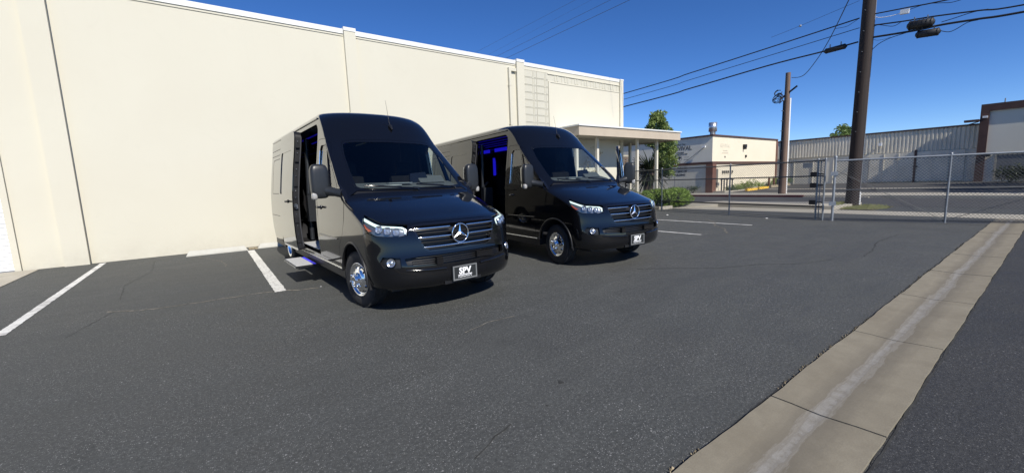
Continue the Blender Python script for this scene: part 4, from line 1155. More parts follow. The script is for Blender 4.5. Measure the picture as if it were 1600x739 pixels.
M_CABIN = mat('cabin_trim', (.040, .040, .044), .7, noise=[(9, .12, 3)])
M_DASH = mat('dashboard_top', (.085, .09, .09), .65, noise=[(60, .15, 2)])
M_SEAT = mat('seat_leather', (.009, .009, .010), .85, spec=.1, noise=[(14, .2, 3)])
M_DRL = mat('lamp_light_bar', (.72, .82, .74), .25, emit=(.75, 1.0, .85), estr=.2)
M_AMB = mat('amber_reflector', (.55, .10, .02), .2, coat=.5)
M_REFL = mat('lamp_reflector', (.52, .55, .60), .18, metal=.8)
M_LBOWL = mat('lamp_bowl', (.17, .18, .20), .28, metal=.6)
M_LNS = mat('lamp_lens', (.50, .54, .60), .06, metal=.6)
M_LED = mat('blue_led', (.02, .02, .5), .4, emit=(.02, .015, 1.0), estr=.36)
M_LEDD = mat('blue_led_dim', (.01, .01, .2), .4, emit=(.03, .02, 1.0), estr=.10)
M_PLATE = mat('plate_black', (.02, .022, .022), .5)
M_PLFR = mat('plate_frame', (.16, .165, .165), .4)
M_WHT = mat('plate_white', (.80, .80, .80), .5)
M_STEPT = mat('step_tread', (.50, .50, .49), .55, noise=[(40, .12, 3)])
M_SCREEN = mat('screen_black', (.01, .01, .012), .08)
M_MIRG = mat('mirror_glass', (.75, .78, .8), .02, metal=1.0)

SG = lambda pts: [('s', a, b) for a, b in pts]
def arc(cx, cz, r_, a0, a1, n): return [('s', cx + r_ * math.cos(a0 + (a1 - a0) * i / n), cz + r_ * math.sin(a0 + (a1 - a0) * i / n)) for i in range(n + 1)]
XR = -5.96; RA = 4.325
# outlines, passenger side numbers
def P_door(sg): return dom(rnd(SG([(-1.58, .50), (-1.58, 1.30), (-1.615, 2.0), (-1.625, 2.285), (-1.28, 2.27), (-1.12, 2.19), (-.78, 1.86), (-.30, 1.43), (-.215, 1.33), (-.26, 1.1), (-.36, .93), (-.54, .76), (-.63, .50)]), .05), sg)
def P_dwin(sg): return dom(rnd(SG([(-1.50, 1.50), (-1.505, 2.12), (-1.46, 2.19), (-1.19, 2.175), (-.90, 1.47)]), .04), sg)
def P_qwin(sg): return dom(rnd(SG([(-.855, 1.49), (-1.12, 2.09), (-1.08, 2.08), (-.52, 1.56), (-.50, 1.49)]), .02), sg)
def P_slide(sg): return dom(rnd(SG([(-1.68, .50), (-1.68, 1.30), (-1.70, 2.47), (-1.78, 2.54), (-3.12, 2.54), (-3.20, 2.47), (-3.17, 1.30), (-3.17, .50)]), .05), sg)
P_ws = [d_front(y, z) for y, z in []]
def sym(half):   # half polygon from the centre bottom to the centre top on the driver's side -> closed outline
    return half + [(-a, b) for a, b in half[::-1] if abs(a) > 1e-6]
def chaikin(P, k=2):
    for _ in range(k):
        Q = []
        for a, b in zip(P, P[1:] + P[:1]): Q += [(a[0] * .75 + b[0] * .25, a[1] * .75 + b[1] * .25), (a[0] * .25 + b[0] * .75, a[1] * .25 + b[1] * .75)]
        P = Q
    return P
def H(spec): return dom(spec, 1, closed=False)
F_ = lambda pts: [('f', a, b) for a, b in pts]
P_ws = sym(H(F_([(0, 1.478), (.55, 1.482), (.765, 1.50), (.805, 1.53), (.80, 1.70), (.765, 2.0), (.72, 2.17), (.68, 2.215), (.55, 2.235), (0, 2.245)])))
P_ws = chaikin(P_ws, 1)
P_hood = sym(H(F_([(0, 1.098), (.45, 1.096), (.60, 1.085)]) + [('s', .66, 1.106), ('s', .50, 1.151), ('s', .33, 1.199), ('s', .20, 1.265), ('s', .03, 1.33), ('s', -.13, 1.40)] + F_([(.90, 1.425), (.80, 1.455), (.45, 1.462), (0, 1.464)])))
P_cowl = sym(H(F_([(0, 1.466), (.45, 1.464), (.80, 1.457), (.86, 1.45), (.80, 1.486), (.55, 1.478), (0, 1.475)])))
P_front = sym(H([('f', 0, .335), ('f', .45, .335), ('f', .78, .345), ('s', .47, .37)] + arc(0, .36, .475, .06, .92, 8)[::1] + [('s', .33, .83), ('s', .42, .96), ('s', .56, 1.005), ('s', .66, .965)] + F_([(.70, .955), (.635, .965), (.62, 1.06), (.60, 1.083), (.45, 1.092), (0, 1.094)])))
def P_head(sg): return dom([('s', .33, 1.192), ('s', .50, 1.145), ('s', .66, 1.10), ('f', .66, 1.078), ('f', .632, 1.05), ('f', .645, .975), ('f', .72, .962), ('s', .66, .972), ('s', .57, 1.012), ('s', .47, 1.09)], sg, .03)
P_grille = sym(H(F_([(0, .755), (.42, .76), (.475, .795), (.535, .93), (.572, 1.05), (.56, 1.07), (.45, 1.078), (0, 1.082)])))
P_lower = sym(H(F_([(0, .60), (.30, .60), (.68, .625), (.70, .70), (.55, .715), (0, .715)])))
def P_fog(sg): return dom(F_([(.74, .60), (.90, .60), (.93, .67), (.90, .73), (.74, .715)]), sg, .03)
_body_side = lambda: [('s', .46, .62), ('s', .30, .62)]
P_body = None
def body_outline():
    L = []
    s_end = FS + 0
    # driver's side sill from the front arch back, arches cut out
    half = []
    half += [('s', .455, .43)]
    fa_ = [('s', .475 * math.cos(a), .36 + .475 * math.sin(a)) for a in np.linspace(.15, PI - .15, 16)]
    half = fa_ + [('s', -.48, .42)] + [('s', -3.8, .42)]
    half += [('s', -RA + .475 * math.cos(a), .36 + .475 * math.sin(a)) for a in np.linspace(.15, PI - .15, 16)] + [('s', XR, .42)]
    d = dom(half, 1, .06, closed=False)
    vs_ = np.linspace(d[-1][1], 3.57, 44)[1:]
    rear = [(d_side(XR, float(CV[0](v)), 1)[0] if v < 2.6 else FS + (float(CV[1](v)) - float(CV[3](v)) - XR), float(v)) for v in vs_]
    top = [(float(q), 3.57) for q in np.arange(rear[-1][0] - .15, .05, -.15)]
    h_ = d + rear + top
    full = h_ + [(-a, b) for a, b in h_[::-1]]
    return full
def front_cut():    # everything the fascia, lamps, bonnet, cowl and windscreen fill
    pass
P_noseline = sym(H([('f', 0, 1.0)]))
VANMESH = {}
def vm(key, fn):
    if key not in VANMESH: VANMESH[key] = fn()
    return VANMESH[key]
def on(s, v, off=0.0):
    s = np.array([s], float); v = np.array([v], float)
    return Vector((SD(s, v) + ND(s, v) * off)[0])
def mk_body():
    # body outline: start at the nose seam on the driver's side
    out = body_outline()
    # nose part: from front arch forward edge up along the fascia / lamp / bonnet seams is handled by a hole that reaches the edge, so close the outline at the nose
    half_nose = dom([('s', .475 * math.cos(.15), .36 + .475 * math.sin(.15)), ('s', .40, .75), ('s', .335, .835), ('s', .425, .965), ('s', .565, 1.012), ('s', .47, 1.092), ('s', .33, 1.197), ('s', .20, 1.272), ('s', .03, 1.337), ('s', -.135, 1.408)] , 1, .05, closed=False)
    cut = half_nose[1:] + dom([('s', -.135, 1.408), ('f', .905, 1.43), ('f', .865, 1.452), ('f', .80, 1.49)], 1, .05, closed=False)[1:]
    wsb = dom(F_([(.80, 1.49), (.55, 1.474), (0, 1.472)]), 1, .05, closed=False)[1:]
    nose = cut + wsb
    full = [(-a, b) for a, b in nose[:-1]] + nose[::-1] 
    # outline order: driver arch start ... rear ... top ... passenger rear ... passenger arch start, then passenger nose up to the centre, down the driver's nose
    n = len(out); full_nose = [(-a, b) for a, b in nose] + nose[::-1][1:]
    poly = out + full_nose
    holes = [inset(P_ws, -.006), inset(P_door(-1), -.006), inset(P_door(1), -.006), inset(P_slide(-1), -.004)]
    return panels_mesh('body_shell', [panel(poly, holes, ds=.06, dv=.05, rim=.03)], [M_PAINT])
def mk_panel(name, outer, m, holes=(), **k): return panels_mesh(name, [panel(outer, holes, **k)], [m])
def mk_door(sg):
    o = P_door(sg)
    return panels_mesh('front_door', [panel(o, [P_dwin(sg), P_qwin(sg)], rim=.05, ds=.05, dv=.05, back=True)], [M_PAINT])
def mk_doorglass(sg, q):
    return panels_mesh('door_glass', [panel(inset(P_qwin(sg) if q else P_dwin(sg), -.004), rim=.0, off=-.014)], [M_SDG])
def frame_strip(poly, w, off, ds=.05): return panel(inset(poly, -w), [inset(poly, w * .25)], off=off, rim=.006, ds=.2, dv=.2)
def mk_winframe(sg, q): return panels_mesh('window_frame', [frame_strip(P_qwin(sg), .014, .003) if q else frame_strip(P_dwin(sg), .016, .003)], [M_TRIM])
def side_at(x, z, sg, off=0): return on(*d_side(x, z, sg), off)
def mk_handle(sg, x, z):
    b = MB(); p = side_at(x, z, sg); y = p.y
    b.tube([(x - .09, y + sg * .012, z), (x - .06, y + sg * .045, z + .004), (x + .05, y + sg * .05, z + .004), (x + .085, y + sg * .02, z)], [.014, .018, .018, .012], 8)
    b.lathe([(.030, 0), (.032, .010), (.02, .016), (0, .016)], 16, 'y', (x + .0, y, z)) if sg > 0 else b.lathe([(.030, 0), (.032, -.010), (.02, -.016), (0, -.016)], 16, 'y', (x, y, z))
    return b.mesh('door_handle', M_TRIM)
def mk_mirror(sg):
    b = MB()
    def T(x, y, z): return (x, sg * y, z)
    # housing: rounded box, lower spotter mirror, arm
    def blob(cx, cy, cz, a, bb, c, mi, n=4.0, k=14, open_back=False):
        vs = []; fs = []
        for i in range(k + 1):
            th = -PI / 2 + PI * i / k
            for j in range(2 * k):
                ph = 2 * PI * j / (2 * k); f = lambda q: math.copysign(abs(q) ** (2 / n), q)
                vs.append(T(cx + a * f(math.cos(th)) * f(math.cos(ph)), cy + bb * f(math.cos(th)) * f(math.sin(ph)), cz + c * f(math.sin(th))))
        for i in range(k):
            for j in range(2 * k): fs.append((i * 2 * k + j, i * 2 * k + (j + 1) % (2 * k), (i + 1) * 2 * k + (j + 1) % (2 * k), (i + 1) * 2 * k + j))
        b.add(vs, fs, mi, True)
    blob(-.55, 1.185, 1.63, .075, .115, .225, 0)
    blob(-.60, 1.185, 1.66, .035, .102, .155, 1, 6)
    blob(-.60, 1.185, 1.455, .035, .098, .040, 1, 6)
    blob(-.520, 1.268, 1.44, .040, .036, .048, 2, 3)
    b.tube([T(-.52, 1.10, 1.50), T(-.44, 1.02, 1.48), T(-.36, .955, 1.46)], [.07, .055, .06], 10, 0)
    b.prism([(-.62, 1.335), (-.30, 1.345), (-.20, 1.37), (-.33, 1.50), (-.46, 1.60), (-.52, 1.47)], .925, .985, 0, fn=lambda a, c, q: T(a, q, c), )
    b.mi[-8:] = [3] * 8
    return b.mesh('mirror', [M_GPL, M_MIRG, mat('turn_lens', (.34, .33, .31), .15, coat=.6), M_TRIM])
def mk_tyre(w, dual=False):
    b = MB(); r_ = .362
    pr = [(.215, -w / 2 + .012), (.24, -w / 2), (.30, -w / 2 - .004), (.335, -w / 2 + .006), (.353, -w / 2 + .022), (r_ - .001, -w / 2 + .045), (r_, -.03), (r_ - .008, -.029), (r_ - .008, -.022), (r_, -.021), (r_, .021), (r_ - .008, .022), (r_ - .008, .029), (r_, .03), (r_ - .001, w / 2 - .045), (.353, w / 2 - .022), (.335, w / 2 - .006), (.30, w / 2 + .004), (.24, w / 2), (.215, w / 2 - .012), (.20, w / 2 - .03), (.20, -w / 2 + .03), (.215, -w / 2 + .012)]
    b.lathe(pr, 56, 'y')
    for i in range(72):       # tread blocks on both shoulders
        a = 2 * PI * i / 72; ca, sa = math.cos(a), math.sin(a)
        for y0, y1 in ((-w / 2 + .016, -.034), (.034, w / 2 - .016)):
            vs = []
            for rr in (r_ - .012, r_ + .0045):
                for da in (-.028, .028):
                    for yy in (y0, y1): aa = a + da + (.02 if yy > 0 else 0); vs.append((rr * math.sin(aa), yy, rr * math.cos(aa)))
            b.add(vs, [(4, 5, 7, 6), (0, 1, 5, 4), (2, 6, 7, 3), (0, 4, 6, 2), (1, 3, 7, 5)])
    return b.mesh('wheel', M_RUB)
def mk_rim(front, sg):
    b = MB(); o = sg
    if front:
        pr = [(.205, .075), (.222, .098), (.216, .104), (.200, .096), (.19, .082), (.180, .068), (.135, .100), (.108, .116), (.10, .118)]
    else:
        pr = [(.205, .085), (.222, .108), (.214, .112), (.198, .098), (.188, .02), (.17, -.03), (.13, -.045), (.10, -.02), (.085, .03)]
    b.lathe([(a, c * o) for a, c in pr], 48, 'y')
    # hub and dome cap
    z0 = .118 if front else .03
    b.lathe([(.10, o * (z0 - .002)), (.098, o * (z0 + .012)), (.072, o * (z0 + .016)), (.068, o * (z0 + .045)), (.056, o * (z0 + .055)), (.04, o * (z0 + .057)), (.036, o * (z0 + .048)), (0, o * (z0 + .048))], 32, 'y')
    # hand holes: dark ovals with a rolled chrome lip
    for i in range(10 if front else 8):
        a = 2 * PI * i / (10 if front else 8) + .2
        if front:
            rc, yc, tl = .158, .0845, .60
        else:
            rc, yc, tl = .155, -.035, .3
        c = Vector((rc * math.sin(a), o * yc, rc * math.cos(a))); rad = Vector((math.sin(a), 0, math.cos(a))); tan = Vector((math.cos(a), 0, -math.sin(a)))
        dr = (rad * math.cos(tl) - Vector((0, o * math.sin(tl), 0)) * 1.0).normalized(); nn = (rad * math.sin(tl) + Vector((0, o * math.cos(tl), 0))).normalized()
        vs = [c + nn * .0035 + dr * .020 * math.sin(q) + tan * .015 * math.cos(q) for q in np.linspace(0, 2 * PI, 14, endpoint=False)]
        b.add(vs, [tuple(range(14))], 1)
        vs = [c + nn * .002 + (dr * .024 * math.sin(q) + tan * .019 * math.cos(q)) * s_ for s_ in (1.0, .80) for q in np.linspace(0, 2 * PI, 14, endpoint=False)]
        vs = [v + nn * (.003 if k >= 14 else 0) for k, v in enumerate(vs)]
        b.add(vs, [(k, (k + 1) % 14, 14 + (k + 1) % 14, 14 + k) for k in range(14)], 0, True)
    return b.mesh('rim', [M_CHR, M_DARK])
def mk_nut(front, sg):
    b = MB(); z0 = .118 if front else .03; o = sg
    b.lathe([(.019, o * z0), (.017, o * (z0 + .025)), (.015, o * (z0 + .048)), (.009, o * (z0 + .058)), (0, o * (z0 + .061))], 12, 'y')
    return b.mesh('lug_nut', M_CHR)

def build_van(pose, label, plate_label, first):
    X, Y, th = pose
    van = thing('passenger_van', label, 'van', (X, Y, 0), th - PI / 2, 'black passenger vans parked nose out')
    vp = lambda name, key, fn, parent=van, **k: obj(name, vm(key, fn), parent, **k)
    vp('body_shell', 'body', mk_body)
    vp('bonnet', 'hood', lambda: mk_panel('bonnet', P_hood, M_PAINT, ds=.05, dv=.016, rim=.025))
    vp('cowl', 'cowl', lambda: mk_panel('cowl', P_cowl, M_BPL, ds=.05, dv=.01, off=-.006, rim=.02))
    vp('windscreen', 'ws', lambda: mk_panel('windscreen', inset(P_ws, -.004), M_WSG, off=-.004, rim=0, ds=.06, dv=.05))
    vp('windscreen_frame', 'wsf', lambda: panels_mesh('windscreen_frame', [panel(inset(P_ws, -.003), [inset(P_ws, .030)], off=-.001, rim=.01, ds=.2, dv=.2)], [M_PAINT]))
    fb = vp('front_bumper', 'fb', lambda: mk_panel('front_bumper', P_front, M_PAINT, [inset(P_grille, -.004), P_lower, P_fog(1), P_fog(-1)], ds=.045, dv=.04, rim=.03))
    vp('intake', 'intake', lambda: panels_mesh('intake', [panel(inset(P_lower, -.01), off=-.06, rim=0, ds=.1, dv=.05)] + [panel(inset(P_fog(q), -.01), off=-.035, rim=0) for q in (1, -1)], [M_BPL]), fb)
    def mk_islat(z):
        b = MB(); b.tube([on(*d_front(y, z), -.03) for y in np.linspace(-.62, .62, 25)], .006, 6); return b.mesh('intake_slat', M_BPL)
    for z in (.622, .648, .674, .70): vp('intake_slat', ('isl', z), lambda: mk_islat(z), fb)
    vp('sensor_block', 'sens1', lambda: MB().box(.985, 1.03, -.36, -.28, .60, .69).mesh('sensor_block', M_TRIM), fb)
    vp('sensor_block', 'sens2', lambda: MB().box(.985, 1.03, .20, .44, .615, .69).mesh('sensor_block', M_TRIM), fb)
    def mk_strip(sg):
        b = MB()
        if True:
            L = [on(*d_front(sg * y, z), .008) for y, z in ((.24, .545), (.40, .55), (.55, .557), (.70, .57))]
            b.tube(L, [.013, .018, .018, .010], 8)
        return b.mesh('bumper_strip', M_TRIM)
    for sg in (-1, 1): vp('bumper_strip', ('strip', sg), lambda: mk_strip(sg), fb)
    def mk_foglamp(sg):
        c = on(*d_front(sg * .835, .665), -.01); n_ = Vector(ND(np.array([d_front(sg * .835, .665)[0]]), np.array([.665]))[0]); a = Vector((0, 0, 1)).cross(n_).normalized(); u_ = n_.cross(a)
        b = MB(); k_ = 20
        for r0, r1, z0, z1, mi in ((.055, .048, 0, .012, 0), (.048, .026, .012, .002, 1), (.026, .0, .012, .022, 1)):
            vs = [c + (a * math.cos(q) + u_ * math.sin(q)) * r_ + n_ * zz for r_, zz in ((r0, z0), (r1, z1)) for q in np.linspace(0, 2 * PI, k_, endpoint=False)]
            b.add(vs, [(i, (i + 1) % k_, k_ + (i + 1) % k_, k_ + i) for i in range(k_)], mi, True)
        return b.mesh('fog_lamp', [M_CHR, M_REFL])
    for sg in (-1, 1): vp('fog_lamp', ('fog', sg), lambda sg=sg: mk_foglamp(sg), fb)
    # grille with three chrome bars and the star
    gr = vp('grille', 'grille', lambda: mk_panel('grille', inset(P_grille, -.006), M_BPL, off=-.055, rim=0, ds=.1, dv=.05))
    def mk_gbar(z, y0, y1, sd_, r_=.0108):
        b = MB()
        for sg in ((sd_,) if y0 > 0 else (1,)):
            L = [on(*d_front(q, z), .004) for q in (np.linspace(sg * y0, sg * y1, 14) if y0 > 0 else np.linspace(-y1, y1, 27))]
            n_ = len(L); b.tube(L, [r_ * .75] + [r_] * (n_ - 2) + [r_ * .75], 8)
        return b.mesh('grille_bar', M_CHR)
    for z, y0, y1, sd_ in ((1.028, .115, .555, 1), (1.028, .115, .555, -1), (.925, .125, .525, 1), (.925, .125, .525, -1), (.812, 0, .475, 0)):
        vp('grille_bar', ('gbar', z, sd_), lambda: mk_gbar(z, y0, y1, sd_), gr)
    def mk_fin(z, y1):
        b = MB(); L = [on(*d_front(q, z), -.012) for q in np.linspace(-y1, y1, 27)]
        for a_, c_ in zip(L[:-1], L[1:]): b.bar(a_, c_, .05, .012)
        return b.mesh('grille_fin', M_BPL)
    for z, y1 in ((.976, .53), (.868, .505)): vp('grille_fin', ('fin', z), lambda: mk_fin(z, y1), gr)
    vp('grille_rim', 'grim', lambda: panels_mesh('grille_rim', [panel(inset(P_grille, -.005), [inset(P_grille, .016)], off=.0, rim=.05, ds=.2, dv=.2)], [M_TRIM]), gr)
    def mk_star():
        b = MB(); cx, cz, Rr = .985, .94, .112
        vs = []; k_, l_ = 40, 8
        for i in range(k_):
            a = 2 * PI * i / k_
            for j in range(l_):
                q = 2 * PI * j / l_; rr = Rr + .009 * math.cos(q); vs.append((cx + .010 * math.sin(q), rr * math.sin(a), cz + rr * math.cos(a)))
        b.add(vs, [(i * l_ + j, i * l_ + (j + 1) % l_, ((i + 1) % k_) * l_ + (j + 1) % l_, ((i + 1) % k_) * l_ + j) for i in range(k_) for j in range(l_)], 0, True)
        for i in range(3):
            a = 2 * PI * i / 3; d = Vector((0, math.sin(a), math.cos(a))); p = Vector((0, math.cos(a), -math.sin(a))); c = Vector((cx, 0, cz))
            vs = [c + d * Rr, c + (d * .045 + p * .078).normalized() * .026 , c + (d * .045 - p * .078).normalized() * .026, c + Vector((.016, 0, 0)), c - Vector((.006, 0, 0))]
            b.add(vs, [(0, 1, 3), (0, 3, 2), (0, 4, 1), (0, 2, 4)])
        b.lathe([(.106, -.014), (.0, -.012)], 32, 'x', (cx, 0, cz), 1)
        return b.mesh('star_emblem', [M_CHR, M_TRIM])
    vp('star_emblem', 'star', mk_star, gr)
    # headlamps
    for sg in (-1, 1):
        hl = vp('headlight', ('hl', sg), lambda: panels_mesh('headlight', [panel(inset(P_head(sg), -.002), off=-.035, rim=0)], [M_LBOWL]))
        vp('lamp_cover', ('hlc', sg), lambda: panels_mesh('lamp_cover', [panel(inset(P_head(sg), .003), off=.0015, rim=0, ds=.03, dv=.02)], [M_LENS]), hl)
        def strip_poly(top, bot): return dom(top + bot[::-1], sg, .03)
        vp('light_bar', ('drl', sg), lambda: panels_mesh('light_bar', [panel(strip_poly([('s', .36, 1.178), ('s', .50, 1.138), ('s', .66, 1.092), ('f', .665, 1.070), ('f', .640, 1.045), ('f', .648, .985)], [('s', .41, 1.146), ('s', .52, 1.116), ('s', .652, 1.074), ('f', .69, 1.052), ('f', .664, 1.036), ('f', .666, .985)]), off=-.012, rim=.012, ds=.05, dv=.02)], [M_DRL]), hl)
        vp('side_marker', ('amb', sg), lambda: panels_mesh('side_marker', [panel(strip_poly([('s', .42, 1.12), ('s', .475, 1.10)], [('s', .57, 1.022), ('s', .61, 1.03)]), off=-.014, rim=.01, ds=.05, dv=.02)], [M_AMB]), hl)
        def mk_lens(i):
            b = MB()
            if True:
                s_, v_ = d_front(sg * (.905, .83, .745)[i], (1.05, 1.03, 1.015)[i])
                c = on(s_, v_, -.018); n_ = Vector(ND(np.array([s_]), np.array([v_]))[0]); a = Vector((0, 0, 1)).cross(n_).normalized(); u_ = n_.cross(a); k_ = 12
                sq = lambda q: (math.copysign(abs(math.cos(q)) ** .6, math.cos(q)), math.copysign(abs(math.sin(q)) ** .6, math.sin(q)))
                for r0, r1, z0, z1, mi in ((.046, .040, 0.004, .010, 0), (.040, .020, .010, -.004, 0), (.020, 0, -.002, .012, 1)):
                    vs = [c + (a * sq(q)[0] * 0.85 + u_ * sq(q)[1]) * r_ + n_ * zz for r_, zz in ((r0, z0), (r1, z1)) for q in np.linspace(0, 2 * PI, k_, endpoint=False)]
                    b.add(vs, [(i, (i + 1) % k_, k_ + (i + 1) % k_, k_ + i) for i in range(k_)], mi, True)
            return b.mesh('lamp_module', [M_REFL, M_LNS])
        for i in range(3): vp('lamp_module', ('lens', sg, i), lambda: mk_lens(i), hl)
    # plate
    pl = vp('plate_panel', 'plate', lambda: MB().box(1.005, 1.048, -.17, .17, .375, .55).mesh('plate_panel', M_PLATE))
    if plate_label: pl['label'] = plate_label
    def mk_pf():
        b = MB(); b.box(1.0485, 1.056, -.17, .17, .375, .392); b.box(1.0485, 1.056, -.17, .17, .536, .55); b.box(1.0485, 1.056, -.17, -.153, .392, .536); b.box(1.0485, 1.056, .153, .17, .392, .536)
        return b.mesh('plate_frame', M_PLFR)
    vp('plate_frame', 'platef', mk_pf, pl)
    def mk_txt():
        me = text_mesh('SPV', .105, .001, 1.02, .0045); me.transform(Matrix(((0, 0, 1, 1.0505), (1, 0, 0, .0), (0, 1, 0, .480), (0, 0, 0, 1)))); me.materials.append(M_WHT); return me
    vp('plate_lettering', 'platet', mk_txt, pl)
    def mk_txt2():
        b = MB(); b.box(1.0485, 1.0505, -.098, .098, .428, .438)
        x = -.097
        for i in range(11):
            w = .013; b.box(1.0485, 1.0502, x, x + w * .35, .404, .422); b.box(1.0485, 1.0502, x + w * .35, x + w, .404 if i % 3 else .416, .410 if i % 3 else .422); x += .0179
        return b.mesh('plate_underline', M_WHT)
    vp('plate_underline', 'platet2', mk_txt2, pl)
    vp('plate_mount', 'platem', lambda: MB().box(.90, 1.003, -.26, .26, .34, .575).mesh('plate_mount', M_BPL))
    # wipers
    def mk_wiper(y0, y1):
        b = MB(); L = [on(*d_front(y0 + (y1 - y0) * t, 1.483 + .05 * t), .022) for t in np.linspace(0, 1, 10)]
        b.tube(L, .009, 6); L2 = [p + Vector((.0, 0, .012)) for p in L[3:]]; b.tube(L2, .006, 6)
        b.tube([on(*d_front(y0, 1.47), .0), L[0], L[1]], .014, 8)
        return b.mesh('wiper', M_TRIM)
    for y0, y1 in ((.02, -.70), (.66, .02)): vp('wiper', ('wip', y0), lambda: mk_wiper(y0, y1))
    # antenna on the roof front
    def mk_ant():
        p = on(*d_front(.13, 2.46), 0); b = MB()
        b.tube([p + Vector((.06, 0, -.03)), p + Vector((-.0, 0, .035)), p + Vector((-.05, 0, .05))], [.012, .028, .02], 8)
        b.tube([p + Vector((-.03, 0, .05)), p + Vector((-.14, 0, .46))], [.004, .002], 5)
        return b.mesh('antenna', M_BPL)
    vp('antenna', 'ant', mk_ant)
    # front doors
    for sg in (-1, 1):
        opened = (not first) and sg > 0
        d = vp('front_door', ('door', sg), lambda: mk_door(sg))
        for q in (0, 1): vp('door_glass', ('dglass', sg, q), lambda: mk_doorglass(sg, q), d)
        [vp('window_frame', ('dframe', sg, q), lambda: mk_winframe(sg, q), d) for q in (0, 1)]
        vp('door_handle', ('dh', sg), lambda: mk_handle(sg, -1.36, 1.26), d)
        vp('mirror', ('mir', sg), lambda: mk_mirror(sg), d)
        vp('belt_trim', ('belt', sg), lambda: MB().tube([side_at(x, z, sg, .003) for x, z in ((-1.485, 1.50), (-1.492, 2.11))], .009, 6).mesh('belt_trim', M_CHR), d)
        vp('rub_strip', ('rub', sg), lambda: MB().tube([side_at(x, .845, sg, .004) for x in np.linspace(-1.56, -.60, 6)], .010, 6).mesh('rub_strip', M_TRIM), d)
        if opened:
            hx, hy = -.30, .97; a = R(-53)
            d.matrix_local = Matrix.Translation((hx, hy, 0)) @ Matrix.Rotation(a, 4, 'Z') @ Matrix.Translation((-hx, -hy, 0))
            d['label'] = 'front door swung open'
    # sliding door, pushed back along the side
    def mk_slide():
        sg = -1
        o = dom(rnd(SG([(-1.76, .44), (-1.76, 1.30), (-1.78, 2.50), (-1.86, 2.575), (-3.02, 2.575), (-3.10, 2.50), (-3.07, 1.30), (-3.07, .44)]), .05), sg)
        win = dom(rnd(SG([(-1.98, 1.46), (-2.0, 2.26), (-2.97, 2.26), (-2.95, 1.46)]), .07), sg)
        p1_ = panel(o, [inset(win, .004)], rim=.017, ds=.06, dv=.05)
        p2_ = panel(win, [], off=-.012, rim=0, ds=.06, dv=.05)
        p3_ = (*panel(inset(o, .004), [], off=-.016, rim=.095, ds=.1, dv=.1, back=True)[:3], 1)
        def xf(V):
            V = V.copy(); V[:, 0] -= 1.09; V[:, 1] -= .115; return V
        return panels_mesh('sliding_door', [p1_, p2_, p3_], [M_PAINT, M_EDGE], xf=xf)
    sd = vp('sliding_door', 'slide', mk_slide); sd.location = (0, 0, 0) if first else (-.26, 0, 0); sd['label'] = 'sliding side door pushed back open'
    def mk_sdh():
        b = MB(); p = side_at(-1.95, 1.26, -1); b.tube([(-3.33, p.y - .13, 1.33), (-3.28, p.y - .165, 1.33), (-3.17, p.y - .165, 1.33), (-3.12, p.y - .14, 1.33)], [.014, .018, .018, .012], 8); b.lathe([(.030, -.115), (.032, -.126), (.02, -.132), (0, -.132)], 16, 'y', (-3.24, p.y, 1.33)); return b.mesh('door_handle', M_TRIM)
    vp('door_handle', 'sdh', mk_sdh, sd)
    def mk_sdedge():      # latch plates, bolts and seal on the door's leading edge
        b = MB()
        for z, w in ((.62, .05), (.98, .06), (1.24, .09), (1.62, .05), (2.05, .05), (2.30, .06)):
            p = side_at(-1.8, z, -1); x = -2.838; b.box(x - .004, x + .010, p.y - .095, p.y - .03, z - w / 2, z + w / 2, 0 if w < .08 else 1)
        for z in (.56, .74, .90, 1.10, 1.40, 1.52, 1.78, 1.90, 2.18, 2.38):
            p = side_at(-1.8, z, -1); b.lathe([(.008, .0), (.007, .010), (0, .012)], 8, 'x', (-2.846, p.y - .06, z), 1)
        L = [side_at(-1.8, z, -1) for z in np.linspace(.52, 2.46, 14)]
        b.tube([(-2.84, p.y - .012, p.z) for p in L], .013, 6, 2)
        return b.mesh('door_latch', [M_BPL, M_CHRB, M_CABIN])
    vp('door_latch', 'sded', mk_sdedge, sd)
    for sg in (-1, 1):
        vp('roof_rail', ('rrail', sg), lambda: MB().tube([side_at(x, 2.625, sg, .006) for x in np.linspace(-1.75, -5.9, 16)], .013, 6).mesh('roof_rail', M_TRIM))
        for z in (2.30, 2.42): vp('side_crease', ('crease', sg, z), lambda: MB().tube([side_at(x, z, sg, -.002) for x in np.linspace(-3.16, -5.9, 12)], .007, 6).mesh('side_crease', M_EDGE))
        vp('panel_recess', ('prec', sg), lambda: panels_mesh('panel_recess', [panel(q_, [inset(q_, .012)], off=.001, rim=.0, ds=.2, dv=.2) for q_ in [dom(rnd(SG([(-4.55, 1.46), (-4.56, 2.22), (-5.72, 2.22), (-5.70, 1.46)]), .08), sg)]], [M_EDGE]))
        vp('lower_crease', ('lcr', sg), lambda: MB().tube([side_at(x, .98, sg, -.002) for x in np.linspace(-3.16, -5.9, 12)], .006, 6).mesh('lower_crease', M_EDGE))
    # rear end
    def mk_rear():
        b = MB(); zs = np.linspace(.43, 2.60, 26); L = [side_at(XR, z, 1).y for z in zs]
        tops = [(float(CV[2](v)), float(CV[0](v))) for v in np.linspace(2.66, 3.56, 16)]
        pr = [(l - .004, z) for l, z in zip(L, zs)] + [(max(w - .004, .001), z - .004) for w, z in tops]
        vs = [(XR - .012, sg * y, z) for y, z in pr for sg in (-1, 1)]
        b.add(vs, [(2 * i, 2 * i + 1, 2 * i + 3, 2 * i + 2) for i in range(len(pr) - 1)], 0)
        b.box(XR - .05, XR - .013, -.95, .95, .40, .56, 1)
        for sg in (-1, 1):
            b.box(XR - .03, XR - .013, sg * .93 if sg < 0 else .85, sg * .85 if sg < 0 else .93, .95, 1.5, 2); b.box(XR - .02, XR - .0125, min(sg * .10, sg * .78), max(sg * .10, sg * .78), 1.45, 2.15, 1)
